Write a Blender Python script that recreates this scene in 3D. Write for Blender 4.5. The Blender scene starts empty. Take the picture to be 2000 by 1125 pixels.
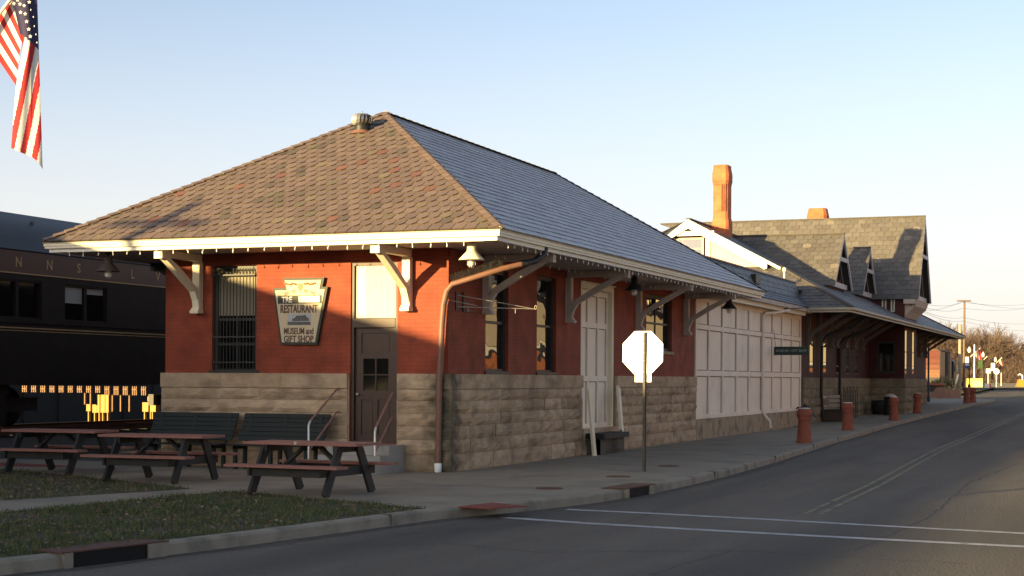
import bpy, math, random
from mathutils import Vector, Matrix
random.seed(7)
SC = bpy.context.scene
COL = SC.collection
R = math.radians

# ------------------------------------------------------------------ camera frame
F_PX, YAW, ROLL, Y0 = 3179.72, 0.3675, 0.0052, 739.77
CAM = Vector((11.3637, -26.3809, 1.65))
FW = Vector((-math.sin(YAW), math.cos(YAW), 0)); RT = Vector((math.cos(YAW), math.sin(YAW), 0)); UP = Vector((0, 0, 1))

def ray(u, v):
    u -= 1000; v -= Y0
    c, s = math.cos(ROLL), math.sin(ROLL)
    return FW + RT * ((c*u + s*v) / F_PX) - UP * ((-s*u + c*v) / F_PX)
def at(u, v, depth):
    return CAM + ray(u, v) * depth
def on_x(u, v, x):
    d = ray(u, v); return CAM + d * ((x - CAM.x) / d.x)
def on_y(u, v, y):
    d = ray(u, v); return CAM + d * ((y - CAM.y) / d.y)

def gz(y):
    'height of the pavement along the street'
    if y < 27: return 0.0
    if y < 70: return (y - 27) * 0.0084
    if y < 100: return 0.361 + (y - 70) * 0.0016
    return min(0.409 + (y - 100) * 0.0062, 1.36)

# ------------------------------------------------------------------ mesh builder
class MB:
    def __init__(s):
        s.v = []; s.f = []; s.c = []; s.m = []; s.sm = []
    def add(s, verts, faces, col=None, mi=0, smooth=False):
        o = len(s.v)
        s.v += [tuple(p) for p in verts]
        for f in faces:
            s.f.append([o + i for i in f]); s.c.append(col); s.m.append(mi); s.sm.append(smooth)
        return s
    def box(s, x0, x1, y0, y1, z0, z1, col=None, mi=0):
        v = [(x0,y0,z0),(x1,y0,z0),(x1,y1,z0),(x0,y1,z0),(x0,y0,z1),(x1,y0,z1),(x1,y1,z1),(x0,y1,z1)]
        return s.add(v, [(0,3,2,1),(4,5,6,7),(0,1,5,4),(1,2,6,5),(2,3,7,6),(3,0,4,7)], col, mi)
    def obox(s, o, a, b, c, col=None, mi=0):
        'box from a corner and three edge vectors'
        o, a, b, c = map(Vector, (o, a, b, c))
        v = [o, o+a, o+a+b, o+b, o+c, o+a+c, o+a+b+c, o+b+c]
        f = [(0,3,2,1),(4,5,6,7),(0,1,5,4),(1,2,6,5),(2,3,7,6),(3,0,4,7)]
        if a.cross(b).dot(c) < 0: f = [t[::-1] for t in f]
        return s.add(v, f, col, mi)
    def bar(s, p, q, w, h, up=(0,0,1), col=None, mi=0):
        'rectangular bar from p to q, w wide sideways, h high'
        p, q = Vector(p), Vector(q); d = (q - p).normalized(); u = Vector(up)
        sd = d.cross(u)
        if sd.length < 1e-5: sd = d.cross(Vector((1,0,0)))
        sd.normalize(); uu = sd.cross(d).normalized()
        return s.obox(p - sd*w/2 - uu*h/2, sd*w, q - p, uu*h, col, mi)
    def prism(s, poly, vec, col=None, mi=0):
        'polygon (3-D points) extruded along vec'
        poly = [Vector(p) for p in poly]; vec = Vector(vec); n = len(poly)
        nr = Vector((0,0,0))
        for i in range(n): nr += (poly[i]-poly[0]).cross(poly[(i+1) % n]-poly[0])
        f = [tuple(range(n))[::-1], tuple(range(n, 2*n))] + [(i, (i+1) % n, n+(i+1) % n, n+i) for i in range(n)]
        if nr.dot(vec) < 0: f = [t[::-1] for t in f]
        return s.add(poly + [p + vec for p in poly], f, col, mi)
    def tube(s, pts, r, n=8, col=None, mi=0, cap=True, smooth=True):
        pts = [Vector(p) for p in pts]; m = len(pts)
        rr = r if isinstance(r, (list, tuple)) else [r]*m
        vs = []; pu = None
        for i, p in enumerate(pts):
            d = (pts[min(i+1, m-1)] - pts[max(i-1, 0)]).normalized()
            if pu is None:
                pu = d.orthogonal().normalized()
            else:
                pu = (pu - d * pu.dot(d)); pu = pu.normalized() if pu.length > 1e-6 else d.orthogonal().normalized()
            b = d.cross(pu)
            vs += [p + (pu*math.cos(2*math.pi*k/n) + b*math.sin(2*math.pi*k/n))*rr[i] for k in range(n)]
        fs = [(i*n+k, i*n+(k+1) % n, (i+1)*n+(k+1) % n, (i+1)*n+k) for i in range(m-1) for k in range(n)]
        s.add(vs, fs, col, mi, smooth)
        if cap:
            s.add(vs[:n], [tuple(range(n))[::-1]], col, mi); s.add(vs[-n:], [tuple(range(n))], col, mi)
        return s
    def lathe(s, prof, c, n=20, col=None, mi=0, smooth=True):
        'profile [(r,z)] about the vertical through c'
        c = Vector(c); m = len(prof); vs = []
        for r, z in prof:
            vs += [c + Vector((r*math.cos(2*math.pi*k/n), r*math.sin(2*math.pi*k/n), z)) for k in range(n)]
        fs = [(i*n+k, i*n+(k+1) % n, (i+1)*n+(k+1) % n, (i+1)*n+k) for i in range(m-1) for k in range(n)]
        s.add(vs, fs, col, mi, smooth)
        if prof[0][0] > 1e-4: s.add(vs[:n], [tuple(range(n))[::-1]], col, mi)
        if prof[-1][0] > 1e-4: s.add(vs[-n:], [tuple(range(n))], col, mi)
        return s
    def quad(s, a, b, c, d, col=None, mi=0):
        return s.add([a, b, c, d], [(0,1,2,3)], col, mi)

def obj(name, mb, mats, parent=None, base=None, link=True):
    'one mesh object; world coordinates are turned local to the parent thing'
    off = Vector((0,0,0))
    p = parent
    while p is not None:
        off += p.location; p = p.parent
    if base is not None: off += Vector(base)
    me = bpy.data.meshes.new(name)
    me.from_pydata([tuple(Vector(v) - off) for v in mb.v], [], mb.f)
    if not isinstance(mats, (list, tuple)): mats = [mats]
    for m in mats: me.materials.append(m)
    me.polygons.foreach_set('material_index', mb.m)
    me.polygons.foreach_set('use_smooth', mb.sm)
    if any(c is not None for c in mb.c):
        at_ = me.color_attributes.new('col', 'FLOAT_COLOR', 'CORNER')
        buf = []
        for f, c in zip(mb.f, mb.c):
            c = c or (.5, .5, .5)
            buf += [c[0], c[1], c[2], 1.0] * len(f)
        at_.data.foreach_set('color', buf)
    me.validate(); me.update()
    o = bpy.data.objects.new(name, me)
    if base is not None: o.location = base
    COL.objects.link(o)
    if parent is not None: o.parent = parent
    return o

def tag(o, label=None, cat=None, group=None, kind=None):
    if label: o['label'] = label
    if cat: o['category'] = cat
    if group: o['group'] = group
    if kind: o['kind'] = kind
    return o
def thing(name, label, cat, loc=(0,0,0), group=None, rz=0):
    o = bpy.data.objects.new(name, None); COL.objects.link(o)
    o.empty_display_size = .1
    o.location = loc; o.rotation_euler = (0,0,rz)
    return tag(o, label, cat, group)
def copy_tree(o, parent=None):
    c = o.copy(); COL.objects.link(c)
    if parent is not None: c.parent = parent
    for ch in [k for k in o.children]: copy_tree(ch, c)
    return c

def text_mb(s, size, depth=.004, bold=0.0, mi=0, sx=1.0, col=None):
    'flat lettering in the XY plane, centred on the origin'
    cu = bpy.data.curves.new('lettering', 'FONT'); cu.body = s; cu.size = size
    cu.extrude = depth; cu.offset = bold; cu.resolution_u = 3
    o = bpy.data.objects.new('lettering', cu); COL.objects.link(o)
    dg = bpy.context.evaluated_depsgraph_get(); dg.update()
    me = bpy.data.meshes.new_from_object(o.evaluated_get(dg))
    vs = [v.co.copy() for v in me.vertices]; fs = [tuple(p.vertices) for p in me.polygons]
    bpy.data.objects.remove(o); bpy.data.curves.remove(cu); bpy.data.meshes.remove(me)
    if vs:
        mx = (min(v.x for v in vs)+max(v.x for v in vs))/2; my = (min(v.y for v in vs)+max(v.y for v in vs))/2
        vs = [Vector(((v.x-mx)*sx, v.y-my, v.z)) for v in vs]
    m = MB(); m.add(vs, fs, col, mi); return m
def place(dst, src, o, U, V):
    'put flat lettering on a surface: origin o, text right U, text up V'
    o, U, V = Vector(o), Vector(U), Vector(V); W = U.cross(V)
    b = len(dst.v)
    dst.v += [tuple(o + U*v[0] + V*v[1] + W*v[2]) for v in src.v]
    dst.f += [[b+i for i in f] for f in src.f]; dst.c += src.c; dst.m += src.m; dst.sm += src.sm

# ------------------------------------------------------------------ materials
def newmat(name):
    m = bpy.data.materials.new(name); m.use_nodes = True
    nt = m.node_tree; b = nt.nodes['Principled BSDF']
    return m, nt, b
def mat(name, col, rough=.7, var=.2, scale=3.0, bump=0.0, bscale=30.0, attr=False, metal=0.0, spec=.4,
        dark=None, dscale=1.2, damt=.0, stretch=(1,1,1), emit=None, bfree=False, bdist=.02):
    m, nt, b = newmat(name); N, L = nt.nodes, nt.links
    tc = N.new('ShaderNodeTexCoord'); mp = N.new('ShaderNodeMapping'); mp.inputs['Scale'].default_value = stretch
    L.new(tc.outputs['Object'], mp.inputs['Vector'])
    nz = N.new('ShaderNodeTexNoise'); nz.inputs['Scale'].default_value = scale; nz.inputs['Detail'].default_value = 6
    nz.inputs['Roughness'].default_value = .65
    L.new(mp.outputs['Vector'], nz.inputs['Vector'])
    mr = N.new('ShaderNodeMapRange'); mr.inputs['From Min'].default_value = .25; mr.inputs['From Max'].default_value = .75
    mr.inputs['To Min'].default_value = 1-var; mr.inputs['To Max'].default_value = 1+var
    L.new(nz.outputs['Fac'], mr.inputs['Value'])
    mx = N.new('ShaderNodeVectorMath'); mx.operation = 'SCALE'
    if attr:
        a = N.new('ShaderNodeVertexColor'); a.layer_name = 'col'; L.new(a.outputs['Color'], mx.inputs[0])
    else:
        mx.inputs[0].default_value = col[:3]
    L.new(mr.outputs['Result'], mx.inputs['Scale'])
    out = mx.outputs['Vector']
    if dark is not None:
        n2 = N.new('ShaderNodeTexNoise'); n2.inputs['Scale'].default_value = dscale; n2.inputs['Detail'].default_value = 8
        L.new(mp.outputs['Vector'], n2.inputs['Vector'])
        r2 = N.new('ShaderNodeMapRange'); r2.inputs['From Min'].default_value = .5; r2.inputs['From Max'].default_value = .68
        r2.inputs['To Max'].default_value = damt; L.new(n2.outputs['Fac'], r2.inputs['Value'])
        mm = N.new('ShaderNodeMixRGB'); mm.inputs['Color2'].default_value = (*dark, 1)
        L.new(r2.outputs['Result'], mm.inputs['Fac']); L.new(out, mm.inputs['Color1']); out = mm.outputs['Color']
    L.new(out, b.inputs['Base Color'])
    b.inputs['Roughness'].default_value = rough; b.inputs['Metallic'].default_value = metal
    b.inputs['Specular IOR Level'].default_value = spec
    if bump:
        nb = N.new('ShaderNodeTexNoise'); nb.inputs['Scale'].default_value = bscale; nb.inputs['Detail'].default_value = 5
        L.new((tc.outputs['Object'] if bfree else mp.outputs['Vector']), nb.inputs['Vector'])
        bp = N.new('ShaderNodeBump'); bp.inputs['Strength'].default_value = bump; bp.inputs['Distance'].default_value = bdist
        L.new(nb.outputs['Fac'], bp.inputs['Height']); L.new(bp.outputs['Normal'], b.inputs['Normal'])
    if emit:
        b.inputs['Emission Color'].default_value = (*emit[0], 1); b.inputs['Emission Strength'].default_value = emit[1]
    return m
def brick_mat(name, c1, c2, mortar, bw=.21, bh=.075, ms=.008, bump=.5, rough=.75):
    m, nt, b = newmat(name); N, L = nt.nodes, nt.links
    ge = N.new('ShaderNodeNewGeometry'); sp = N.new('ShaderNodeSeparateXYZ'); L.new(ge.outputs['Position'], sp.inputs[0])
    ad = N.new('ShaderNodeMath'); ad.operation = 'ADD'; L.new(sp.outputs['X'], ad.inputs[0]); L.new(sp.outputs['Y'], ad.inputs[1])
    cb = N.new('ShaderNodeCombineXYZ'); L.new(ad.outputs[0], cb.inputs['X']); L.new(sp.outputs['Z'], cb.inputs['Y'])
    br = N.new('ShaderNodeTexBrick'); L.new(cb.outputs[0], br.inputs['Vector'])
    br.inputs['Scale'].default_value = 1; br.inputs['Brick Width'].default_value = bw; br.inputs['Row Height'].default_value = bh
    br.inputs['Mortar Size'].default_value = ms; br.inputs['Mortar Smooth'].default_value = .3; br.inputs['Bias'].default_value = -.2
    br.inputs['Color1'].default_value = (*c1, 1); br.inputs['Color2'].default_value = (*c2, 1); br.inputs['Mortar'].default_value = (*mortar, 1)
    nz = N.new('ShaderNodeTexNoise'); nz.inputs['Scale'].default_value = 2.2; nz.inputs['Detail'].default_value = 8; L.new(ge.outputs['Position'], nz.inputs['Vector'])
    mr = N.new('ShaderNodeMapRange'); mr.inputs['From Min'].default_value = .3; mr.inputs['From Max'].default_value = .72
    mr.inputs['To Min'].default_value = .7; mr.inputs['To Max'].default_value = 1.22; L.new(nz.outputs['Fac'], mr.inputs['Value'])
    mx = N.new('ShaderNodeVectorMath'); mx.operation = 'SCALE'; L.new(br.outputs['Color'], mx.inputs[0]); L.new(mr.outputs['Result'], mx.inputs['Scale'])
    L.new(mx.outputs['Vector'], b.inputs['Base Color']); b.inputs['Roughness'].default_value = rough
    b.inputs['Specular IOR Level'].default_value = .3
    n3 = N.new('ShaderNodeTexNoise'); n3.inputs['Scale'].default_value = 60; L.new(ge.outputs['Position'], n3.inputs['Vector'])
    a2 = N.new('ShaderNodeMath'); a2.operation = 'MULTIPLY_ADD'; a2.inputs[1].default_value = -1.0; L.new(br.outputs['Fac'], a2.inputs[0]); L.new(n3.outputs['Fac'], a2.inputs[2])
    bp = N.new('ShaderNodeBump'); bp.inputs['Strength'].default_value = bump; bp.inputs['Distance'].default_value = .008
    L.new(a2.outputs[0], bp.inputs['Height']); L.new(bp.outputs['Normal'], b.inputs['Normal'])
    return m
def glass_mat(name, wav=.25, col=(.012,.013,.014)):
    m, nt, b = newmat(name); N, L = nt.nodes, nt.links
    b.inputs['Base Color'].default_value = (*col, 1); b.inputs['Roughness'].default_value = .02
    b.inputs['IOR'].default_value = 2.1
    tc = N.new('ShaderNodeTexCoord'); nz = N.new('ShaderNodeTexNoise'); nz.inputs['Scale'].default_value = 2.2; nz.inputs['Detail'].default_value = 1
    L.new(tc.outputs['Object'], nz.inputs['Vector'])
    bp = N.new('ShaderNodeBump'); bp.inputs['Strength'].default_value = wav; bp.inputs['Distance'].default_value = .02
    L.new(nz.outputs['Fac'], bp.inputs['Height']); L.new(bp.outputs['Normal'], b.inputs['Normal'])
    return m

M = {}
M['brick'] = brick_mat('painted_red_brick', (.25,.052,.026), (.225,.046,.023), (.205,.042,.022), bump=.35)
M['brick_far'] = brick_mat('shade_darkened_red_brick', (.066,.019,.016), (.056,.017,.015), (.048,.017,.015), bump=.3)  # brick colour darkened to stand in for the deep canopy's shade
M['orange_brick'] = brick_mat('orange_brick', (.46,.15,.06), (.40,.12,.05), (.34,.15,.08), bump=.4)
M['chimney_brick'] = brick_mat('chimney_orange_brick', (.50,.15,.062), (.44,.13,.055), (.40,.13,.06), bump=.3)
M['stone'] = mat('sandstone_blocks', None, .85, .25, 4, .7, 20, attr=True, spec=.2, stretch=(1,1,1.7), dark=(.10,.075,.055), dscale=1.6, damt=.5)
M['stone_plain'] = mat('dressed_sandstone', (.36,.285,.195), .85, .2, 6, .35, 40, spec=.2, dark=(.05,.043,.035), dscale=2.5, damt=.6)
M['slate'] = mat('slate_tiles', None, .5, .14, 9, .12, 60, attr=True, spec=.5)
M['pale_slate'] = mat('pale_slate_tiles', None, .5, .12, 5, .15, 60, attr=True, spec=.5)  # paler blue-grey slate for the street-facing slopes
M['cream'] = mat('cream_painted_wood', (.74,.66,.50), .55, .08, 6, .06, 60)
M['white_trim'] = mat('white_painted_trim', (.74,.71,.63), .5, .06, 6, .05, 60)
M['soffit'] = mat('soffit_boards', (.50,.44,.38), .7, .12, 4, .1, 30, stretch=(1,1,1))
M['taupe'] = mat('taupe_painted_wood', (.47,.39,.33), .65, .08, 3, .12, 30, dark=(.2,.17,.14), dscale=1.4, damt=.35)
M['panel'] = mat('pale_taupe_panels', (.84,.735,.61), .6, .06, 1.5, .08, 20, dark=(.5,.43,.37), dscale=1.1, damt=.3)
M['brown_door'] = mat('brown_painted_door', (.05,.025,.017), .5, .15, 5, .05, 40)
M['dark_frame'] = mat('dark_painted_frame', (.02,.022,.02), .5, .15, 5)
M['iron'] = mat('black_iron', (.016,.016,.016), .5, .2, 6, .1, 60)
M['brown_pipe'] = mat('brown_metal_pipe', (.17,.085,.06), .5, .15, 5, .05, 30)
M['steel'] = mat('galvanised_steel', (.5,.48,.46), .35, .12, 8, .04, 40, metal=.7)
M['worn_rail'] = mat('worn_painted_rail', (.26,.14,.12), .5, .25, 9)
M['glass'] = glass_mat('window_glass', .12)
M['glass_wavy'] = glass_mat('old_window_glass', .5)
M['curtain'] = mat('pale_curtain', (.22,.20,.155), .9, .08, 3)
M['concrete'] = mat('concrete', (.235,.205,.158), .9, .22, .9, .25, 60, dark=(.10,.095,.085), dscale=.8, damt=.5)
M['kerb'] = mat('kerb_concrete', (.25,.218,.17), .9, .22, 2, .3, 50, dark=(.08,.075,.068), dscale=2.2, damt=.6)
M['asphalt'] = mat('asphalt', (.128,.113,.096), .9, .24, .9, 1.0, 34, stretch=(1,.14,1), bfree=True, bdist=.035, dark=(.055,.055,.056), dscale=.35, damt=.6, spec=.3)
M['white_line'] = mat('worn_white_paint', (.40,.40,.41), .8, .18, 5, .1, 60, dark=(.12,.12,.125), dscale=6, damt=.55)
M['yellow_line'] = mat('worn_yellow_paint', (.19,.165,.09), .8, .3, 4, dark=(.05,.051,.052), dscale=3, damt=.9)
M['soil'] = mat('lawn_soil', (.05,.047,.03), .95, .4, 3, .5, 40)
M['grass'] = mat('grass_blades', None, .7, .25, 2, attr=True, spec=.2)
M['leaf'] = mat('dry_leaves', None, .8, .2, 9, attr=True)
M['gravel'] = mat('ballast_gravel', (.07,.063,.055), .95, .5, 14, .8, 60)
M['earth'] = mat('earth', (.10,.085,.05), .95, .35, .15, .4, 20)
M['red_pave'] = mat('red_ramp_paving', (.20,.045,.032), .85, .25, 5, .5, 80)
M['rust'] = mat('rusty_plate', (.10,.045,.03), .8, .3, 6, .3, 60)
M['black'] = mat('black_void', (.006,.006,.006), .9, 0)
M['table_top'] = mat('faded_red_plank', (.26,.115,.09), .7, .2, 6, .15, 50, stretch=(.3,2,2))
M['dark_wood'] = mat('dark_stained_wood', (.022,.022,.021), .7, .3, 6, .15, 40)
M['green_wood'] = mat('dark_green_wood', (.007,.012,.011), .6, .25, 6, .1, 40)
M['terracotta'] = mat('terracotta', (.27,.078,.045), .8, .18, 5, .15, 30, dark=(.13,.04,.025), dscale=4, damt=.5)
M['limewash'] = mat('white_limed_rim', (.55,.53,.5), .9, .15, 9)
M['sign_back'] = mat('bare_aluminium', (.85,.84,.8), .35, .05, 3, metal=0.0, spec=.8)
M['post'] = mat('sign_post_steel', (.045,.04,.032), .55, .3, 12, .15, 60)
M['car_red'] = mat('tuscan_red_paint', (.058,.014,.011), .42, .15, 2, .03, 10)
M['car_dark'] = mat('sooty_car_paint', (.016,.0105,.0085), .6, .25, 2, spec=.15)
M['car_roof'] = mat('dark_car_roof', (.014,.015,.017), .42, .2, 2)
M['gold'] = mat('gold_leaf_lettering', (.40,.25,.11), .5, .15, 8)
M['sign_board'] = mat('sign_cream_board', (.52,.44,.30), .6, .05, 5)
M['sign_frame'] = mat('sign_dark_green_frame', (.03,.034,.027), .6, .15, 5)
M['sign_brown'] = mat('sign_dark_lettering', (.11,.055,.04), .6, .1, 5)
M['sign_pale'] = mat('sign_pale_lettering', (.72,.68,.58), .6, .05, 5)
M['sign_red'] = mat('sign_red_shield', (.5,.16,.07), .6, .1, 5)
M['picture'] = mat('sign_picture_sky', (.36,.38,.40), .6, .25, 12)
M['picture_dark'] = mat('sign_picture_building', (.09,.085,.085), .6, .5, 30)
M['green_sign'] = mat('green_sign_board', (.012,.032,.022), .5, .15, 5)
M['green_text'] = mat('sign_grey_green_lettering', (.22,.27,.23), .6, .1, 5)
M['bulb'] = mat('clear_light_bulb', (.8,.78,.72), .15, 0, 5, spec=.8)
M['wire'] = mat('pale_wire', (.4,.34,.28), .6, .1, 5)
M['pvc'] = mat('white_pvc', (.75,.76,.76), .45, .05, 5)

M['ridge'] = mat('dark_ridge_slate', (.07,.062,.055), .7, .2, 5)
M['pale_blind'] = mat('pale_car_blind', (.30,.30,.28), .8, .1, 4)
M['blind_grey'] = M['pale_blind']

M['stepc'] = mat('pale_step_concrete', (.32,.305,.28), .9, .15, 3, .2, 40, dark=(.2,.19,.17), dscale=2, damt=.5)
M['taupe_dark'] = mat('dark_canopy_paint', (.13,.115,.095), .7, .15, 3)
M['bloom_pink'] = mat('bloom_pink_brick', (.70,.42,.37), .8, .1, 2)
M['hidden_brown'] = mat('dull_brown_pickets', (.22,.13,.075), .8, .2, 6)

M['tar'] = mat('tar_crack', (.04,.038,.036), .8, .2, 8)
M['grit'] = mat('gutter_grit', (.075,.066,.056), .95, .45, 6, .5, 60)

M['shadow_line'] = mat('painted_shadow_line', (.20,.165,.14), .8, .15, 5)
M['lamp_dark'] = mat('shade_darkened_lamp', (.07,.06,.05), .6, .1, 5)  # colour of the left lamp, darkened to stand for the shade on it

M['glass_dull'] = glass_mat('dark_dull_glass', .1, (.008,.008,.008)); M['glass_dull'].node_tree.nodes['Principled BSDF'].inputs['IOR'].default_value = 1.4; M['glass_dull'].node_tree.nodes['Principled BSDF'].inputs['Roughness'].default_value = .08
M['car_glass'] = M['glass_dull']

# damp moss stain on the stone at the street corner below the rainwater pipe
def moss(m):
    nt = m.node_tree; N, L = nt.nodes, nt.links; b = N['Principled BSDF']; src = b.inputs['Base Color'].links[0].from_socket
    tc = N.new('ShaderNodeTexCoord'); sp = N.new('ShaderNodeSeparateXYZ'); L.new(tc.outputs['Object'], sp.inputs[0])
    cb = N.new('ShaderNodeCombineXYZ'); L.new(sp.outputs['X'], cb.inputs['X']); L.new(sp.outputs['Y'], cb.inputs['Y'])
    ln = N.new('ShaderNodeVectorMath'); ln.operation = 'LENGTH'; L.new(cb.outputs[0], ln.inputs[0])
    nz = N.new('ShaderNodeTexNoise'); nz.inputs['Scale'].default_value = 5; nz.inputs['Detail'].default_value = 6; L.new(tc.outputs['Object'], nz.inputs['Vector'])
    ad = N.new('ShaderNodeMath'); ad.operation = 'MULTIPLY_ADD'; ad.inputs[1].default_value = -.9; L.new(nz.outputs['Fac'], ad.inputs[0]); L.new(ln.outputs['Value'], ad.inputs[2])
    mr = N.new('ShaderNodeMapRange'); mr.inputs['From Min'].default_value = -.40; mr.inputs['From Max'].default_value = .10; mr.inputs['To Min'].default_value = .9; mr.inputs['To Max'].default_value = 0; L.new(ad.outputs[0], mr.inputs['Value'])
    mx = N.new('ShaderNodeMixRGB'); mx.inputs['Color2'].default_value = (.045,.047,.036,1); L.new(mr.outputs['Result'], mx.inputs['Fac']); L.new(src, mx.inputs['Color1']); L.new(mx.outputs['Color'], b.inputs['Base Color'])
moss(M['stone'])
# ================================================================== light, sky, camera
SUN = Vector((-.4226*.9936, -.9063*.9936, .1134)).normalized()          # towards the sun
w = bpy.data.worlds.new('World'); SC.world = w; w.use_nodes = True
nt = w.node_tree; bg = nt.nodes['Background']
sky = nt.nodes.new('ShaderNodeTexSky'); sky.sky_type = 'NISHITA'; sky.sun_disc = False
sky.sun_elevation = math.asin(SUN.z); sky.sun_rotation = math.atan2(SUN.x, SUN.y)
sky.air_density = .6; sky.dust_density = 1.5; sky.ozone_density = 1.0; sky.altitude = 0
hs = nt.nodes.new('ShaderNodeHueSaturation'); hs.inputs['Saturation'].default_value = .74
nt.links.new(sky.outputs['Color'], hs.inputs['Color'])
# pale warm evening haze low over the horizon
tcw = nt.nodes.new('ShaderNodeTexCoord'); sxyz = nt.nodes.new('ShaderNodeSeparateXYZ'); nt.links.new(tcw.outputs['Generated'], sxyz.inputs[0])
mrw = nt.nodes.new('ShaderNodeMapRange'); mrw.interpolation_type = 'SMOOTHSTEP'; mrw.inputs['From Min'].default_value = -.02; mrw.inputs['From Max'].default_value = .26; mrw.inputs['To Min'].default_value = .85; mrw.inputs['To Max'].default_value = 0
nt.links.new(sxyz.outputs['Z'], mrw.inputs['Value'])
mxw = nt.nodes.new('ShaderNodeMixRGB'); mxw.inputs['Color2'].default_value = (3.3, 2.95, 2.65, 1)
nt.links.new(mrw.outputs['Result'], mxw.inputs['Fac']); nt.links.new(hs.outputs['Color'], mxw.inputs['Color1']); nt.links.new(mxw.outputs['Color'], bg.inputs['Color']); bg.inputs['Strength'].default_value = .106
sl = bpy.data.lights.new('sun', 'SUN'); sl.energy = 5.0; sl.angle = R(.5); sl.color = (1, .73, .31)
so = bpy.data.objects.new('sun', sl); COL.objects.link(so); so.location = (-30, -60, 40)
so.rotation_euler = SUN.to_track_quat('Z', 'Y').to_euler()
SC.view_settings.view_transform = 'Standard'; SC.view_settings.look = 'None'; SC.view_settings.exposure = 1.6
cd = bpy.data.cameras.new('camera'); cd.sensor_width = 36; cd.lens = F_PX/2000*36
cd.shift_y = (Y0 - 562.5)/2000; cd.clip_start = .1; cd.clip_end = 3000
co = bpy.data.objects.new('camera', cd); COL.objects.link(co)
cr_, sr_ = math.cos(ROLL), math.sin(ROLL)
r2 = RT*cr_ + UP*sr_; u2 = UP*cr_ - RT*sr_
mw = Matrix((r2, u2, -FW)).transposed().to_4x4(); mw.translation = CAM
co.matrix_world = mw; SC.camera = co

# ================================================================== ground, road, pavement
KERB = [(-6,-80),(-1.2,-32),(1.0,-18),(1.86,-14.4),(2.07,-13.59),(2.28,-12.54),(2.56,-11.1),(2.85,-9.2),(3.1,-7.5),(3.6,-6.0),(4.03,-4.25),(4.22,-2.6),(4.27,-1.4),
        (4.3,.5),(4.26,3.3),(4.0,9),(3.66,14.5),(3.3,20),(3.05,26),(2.85,32),(2.75,38),(2.65,48),(2.6,60),(2.6,72),(2.6,84),(2.2,90),(1.2,94),(-.5,96.5)]
def kx(y):
    for (xa, ya), (xb, yb) in zip(KERB, KERB[1:]):
        if ya <= y <= yb: return xa + (xb-xa)*(y-ya)/(yb-ya)
    return KERB[0][0] if y < KERB[0][1] else KERB[-1][0]
YS = sorted(set([k[1] for k in KERB] + list(range(-80, 97, 4)) + [27, 70, 96]))
def strip(ys, fa, fb, fz, n=1):
    m = MB(); vs = []
    for y in ys:
        a, b = fa(y), fb(y)
        vs += [(a+(b-a)*k/n, y, fz(y)) for k in range(n+1)]
    m.add(vs, [(i*(n+1)+k, i*(n+1)+k+1, (i+1)*(n+1)+k+1, (i+1)*(n+1)+k) for i in range(len(ys)-1) for k in range(n)])
    return m
# base terrain to the horizon
g = MB(); xs = [-1500,-300,-80,-20,0,20,80,300,1500]; ys = [-600,-200,-80,0,27,70,100,140,180,220,253,400,900,1800]
g.add([(x, y, gz(y)-.26) for y in ys for x in xs], [(j*9+i, j*9+i+1, (j+1)*9+i+1, (j+1)*9+i) for j in range(len(ys)-1) for i in range(8)])
tag(obj('ground', g, M['earth']), kind='structure')
ry = [y for y in YS if y <= 96] + [97, 100, 110, 130, 160, 185]
rd = strip(ry, lambda y: kx(y)-.1 if y < 96.6 else (-14 if y < 140 else -2.6-(y-140)*.05), lambda y: 10.7 if y < 97 else 30, lambda y: gz(y)-.14, 4)
road = tag(obj('road', rd, M['asphalt']), kind='structure')
# painted lines on the road
def line(pts, w_, z=.004):
    m = MB()
    for (xa, ya), (xb, yb) in zip(pts, pts[1:]):
        d = Vector((xb-xa, yb-ya, 0)).normalized(); s = Vector((-d.y, d.x, 0))*w_/2
        a, b = Vector((xa, ya, gz(ya)-.14+z)), Vector((xb, yb, gz(yb)-.14+z))
        m.quad(a-s, b-s, b+s, a+s)
    return m
obj('crosswalk_line', line([(3.75,-6.85),(5,-7.2),(6.71,-7.51),(8.5,-7.75),(10.5,-7.98)], .19), M['white_line'], road)
obj('crosswalk_line', line([(4.05,-5.27),(5.3,-5.42),(6.93,-5.71),(8.5,-6.05),(10.5,-6.42)], .17), M['white_line'], road)
for dx in (-.10, .10):
    obj('centre_line', line([(7.3+dx,-4.6),(7.15+dx,2),(6.85+dx,9),(6.5+dx,18),(6.35+dx,27),(6.25+dx,40),(6.2+dx,60),(6.2+dx,70),(6.2+dx,84)], .075), M['yellow_line'], road)
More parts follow.
